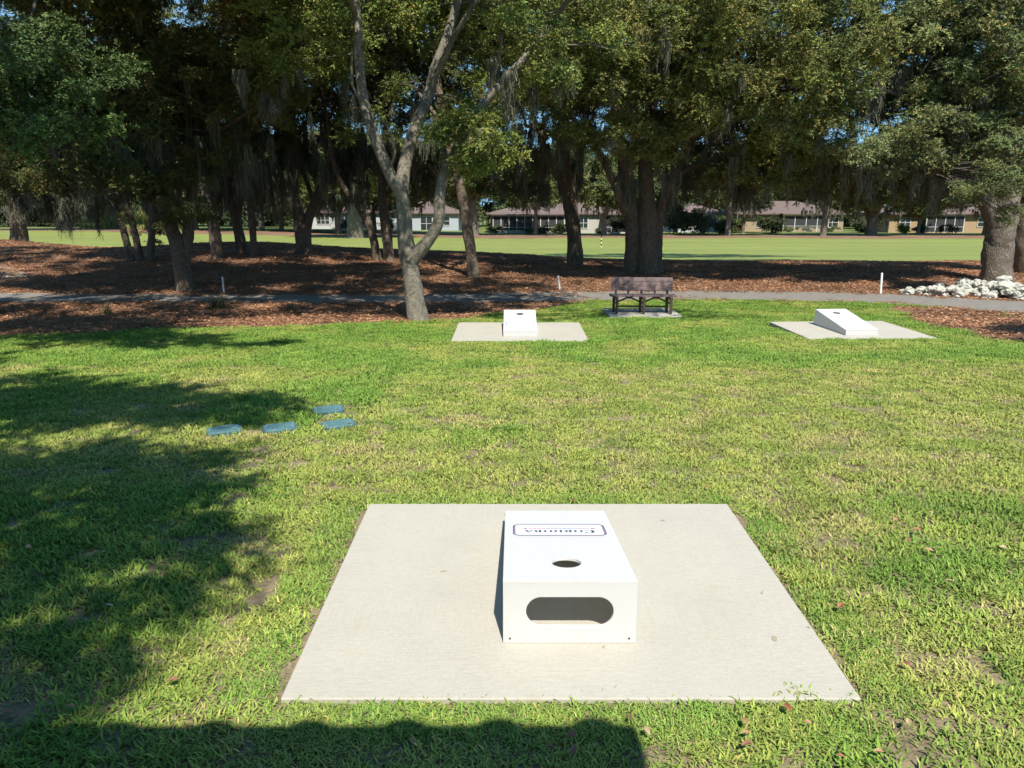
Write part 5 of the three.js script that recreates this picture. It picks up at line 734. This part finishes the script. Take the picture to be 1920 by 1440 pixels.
{
  const r = rng(77), near = [], tuft = [], step = 0.17;
  for (let d = 1.75; d < 19.6; d += step) for (let x = -(0.78 * d + 1.4); x < 0.78 * d + 1.4; x += step) {
    const X = x + (r() - 0.5) * step * 1.3, D = d + (r() - 0.5) * step * 1.3;
    if (X > 14.5 || D > lawnEdge(X) + 0.02 || inPad(X, D, 0.10, 0.085, 0.07) || onPath(X, D - 0.03) || (inside(RIGHT_MULCH, X, D) && r() < 0.97)) continue;
    if (LIDS.some(([a, b]) => Math.abs(a - X) < 0.19 && Math.abs(b - D) < 0.14)) continue;
    const l = lush(X, D), b = bare(X, D); if (r() < b * 0.3) continue;
    const v = fbm(X * 1.9, D * 1.9, 3), y = clamp(0.68 - 0.62 * l + 0.5 * v), st = 0.6 * smooth(0.12, 0.6, fbm(X * 1.1 + 70, D * 1.1 + 30, 4) + (D < 10.5 ? 0.06 : -0.2) - 0.3 * l), g = 0.9 + 0.22 * v + 0.2 * (r() - 0.5);
    const c = rgb(lerp(lerp(0.16, 0.345, y), 0.46, st) * g, lerp(lerp(0.30, 0.385, y), 0.395, st) * g, lerp(lerp(0.038, 0.08, y), 0.16, st) * g), s = 0.85 + 0.35 * r() + 0.25 * l;
    const e = [(r() - 0.5) * 0.16, r() * 6.28, (r() - 0.5) * 0.16], p = v3(X, H(X, D) - 0.004, -D);
    (l > 0.62 && r() < 0.6 ? tuft : near).push({ p, s: v3(s, s * (0.85 + 0.3 * r()), s), e, c });
  }
  for (const p of PADS) for (let s = 0; s < 2 * (p.w + p.l); s += 0.075) {   // a closer row along the edges of the pads
    let u, v; if (s < p.w) { u = s - p.w / 2; v = -(0.10 + 0.03 * r()); } else if (s < 2 * p.w) { u = s - 1.5 * p.w; v = p.l + 0.12 + 0.03 * r(); } else { const k = s - 2 * p.w, left = k < p.l; u = (left ? -1 : 1) * (p.w / 2 + 0.145 + 0.03 * r()); v = left ? k : k - p.l; if (r() < 0.2) continue; }
    const c0 = Math.cos(p.turn), s0 = Math.sin(p.turn), X = p.x + u * c0 - v * s0, D = p.d0 + u * s0 + v * c0, y = clamp(0.35 + 0.5 * fbm(X * 1.9, D * 1.9, 3)), g = 0.85 + 0.25 * r(), q = 0.85 + 0.3 * r();
    near.push({ p: v3(X, H(X, D) - 0.004, -D), s: v3(q * 0.9, q * (0.9 + 0.3 * r()), q * 0.9), e: [0, r() * 6.28, 0], c: rgb(lerp(0.14, 0.315, y) * g, lerp(0.285, 0.37, y) * g, lerp(0.038, 0.08, y) * g) });
  }
  const g = new THREE.Group(); g.name = 'lawn_grass'; tag(g, 'sunlit coarse lawn grass around the concrete pads', 'grass', null, 'stuff'); scene.add(g);
  instanced('grass_blades', NEAR, grassM, near, g); instanced('grass_blades', LUSH, grassM, tuft, g);
}

// ------------------------------------------------------------------ leaf litter
const litterTile = (seed, n, size) => { const r = rng(seed); return leafGeo((add) => {
  for (let i = 0; i < n; i++) {
    const x = (r() - 0.5) * size, z = (r() - 0.5) * size, y = 0.004 + 0.03 * r() * r(), a = r() * 6.28, L = 0.03 + 0.05 * r(), needle = r() < 0.35, w = needle ? 0.003 : L * 0.2, f = v3(Math.cos(a) * L * (needle ? 1.7 : 1), (r() - 0.5) * L * 0.6, Math.sin(a) * L * (needle ? 1.7 : 1)), s = v3(-Math.sin(a) * w, (r() - 0.5) * w * 1.2, Math.cos(a) * w), g = 0.5 + 0.9 * r(), k = r() < 0.18 ? [g * 1.35, g * 1.6, g * 1.8] : [g, g, g], p = v3(x, y, z), m = p.clone().addScaledVector(f, 0.5).add(v3(0, 0.006, 0)), e = p.clone().add(f);
    add(p, m.clone().add(s), e, k); add(p, e, m.clone().sub(s), k);
  } }); };
{
  const r = rng(88), T = [1, 2, 3, 4].map((s) => litterTile(500 + s, 130, 0.62)), list = [], fringe = [];
  for (let d = 12; d < 35; d += 0.42) for (let x = -(0.76 * d + 2); x < 0.76 * d + 2; x += 0.42) {
    const X = x + (r() - 0.5) * 0.5, D = d + (r() - 0.5) * 0.5, inPatch = inside(RIGHT_MULCH, X, D);
    if (!inPatch && (D < lawnEdge(X) - 0.12 || D > fairEdge(X))) continue;
    if (onPath(X, D) && r() < 0.93) continue;
    const g = 0.7 + 0.5 * r() + 0.25 * n2(X * 0.4, D * 0.4), s = 0.9 + 0.5 * r();
    list.push({ p: v3(X, H(X, D) + (inPatch ? mulchLift(X, D) : 0.004), -D), s: v3(s, s, s), e: [0, r() * 6.28, 0], c: rgb(0.37 * g, 0.19 * g, 0.10 * g) });
  }
  const g = new THREE.Group(); g.name = 'leaf_litter'; tag(g, 'brown fallen leaves and needles strewn over the mulch bed', 'litter', null, 'stuff'); scene.add(g);
  instanced('litter_leaves', T, std({ vertexColors: true, roughness: 0.9, side: THREE.DoubleSide }), list, g);
}
// single fallen oak leaves on the near lawn and pad edge
{
  const r = rng(99), shape = leafGeo((add) => { const n = 7, L = 1, prof = (t) => Math.sin(Math.PI * Math.pow(t, 0.85)) * 0.22, P = (t, s) => v3(s * prof(t), 0.10 * Math.sin(t * 3) + Math.abs(s) * prof(t) * 0.5, (t - 0.5) * L); for (let i = 0; i < n; i++) for (const s of [-1, 1]) { const t0 = i / n, t1 = (i + 1) / n, a = P(t0, 0), b = P(t1, 0), c = P(t0, s), e = P(t1, s); add(a, b, c, [1, 1, 1]); add(b, e, c, [1, 1, 1]); } });
  const mats = [[0.30, 0.11, 0.05], [0.36, 0.19, 0.10], [0.45, 0.30, 0.19], [0.22, 0.09, 0.05]].map((c) => std({ color: rgb(...c), vertexColors: true, roughness: 0.6, side: THREE.DoubleSide }));
  let k = 0; while (k < 44) {
    const d = 2.2 + 5.5 * r() * r(), x = (r() * 2 - 1) * (0.72 * d + 0.3); if (inPad(x, d, 0.02, 0.02, 0.02)) continue;
    const m = new THREE.Mesh(shape, mats[k % 4]); m.name = numbered('fallen_leaf'); m.scale.setScalar(0.032 + 0.025 * r()); m.position.set(x, H(x, d) + 0.045 + 0.01 * r(), -d); m.rotation.set((r() - 0.5) * 0.7, r() * 6.28, (r() - 0.5) * 0.7);
    tag(m, 'small dry brown oak leaf lying on the grass', 'leaf', 'dry leaves on the lawn'); scene.add(m); k++;
  }
}

scene.traverse((o) => { if (o.isMesh) { o.castShadow = true; o.receiveShadow = true; } });
renderer.render(scene, camera);
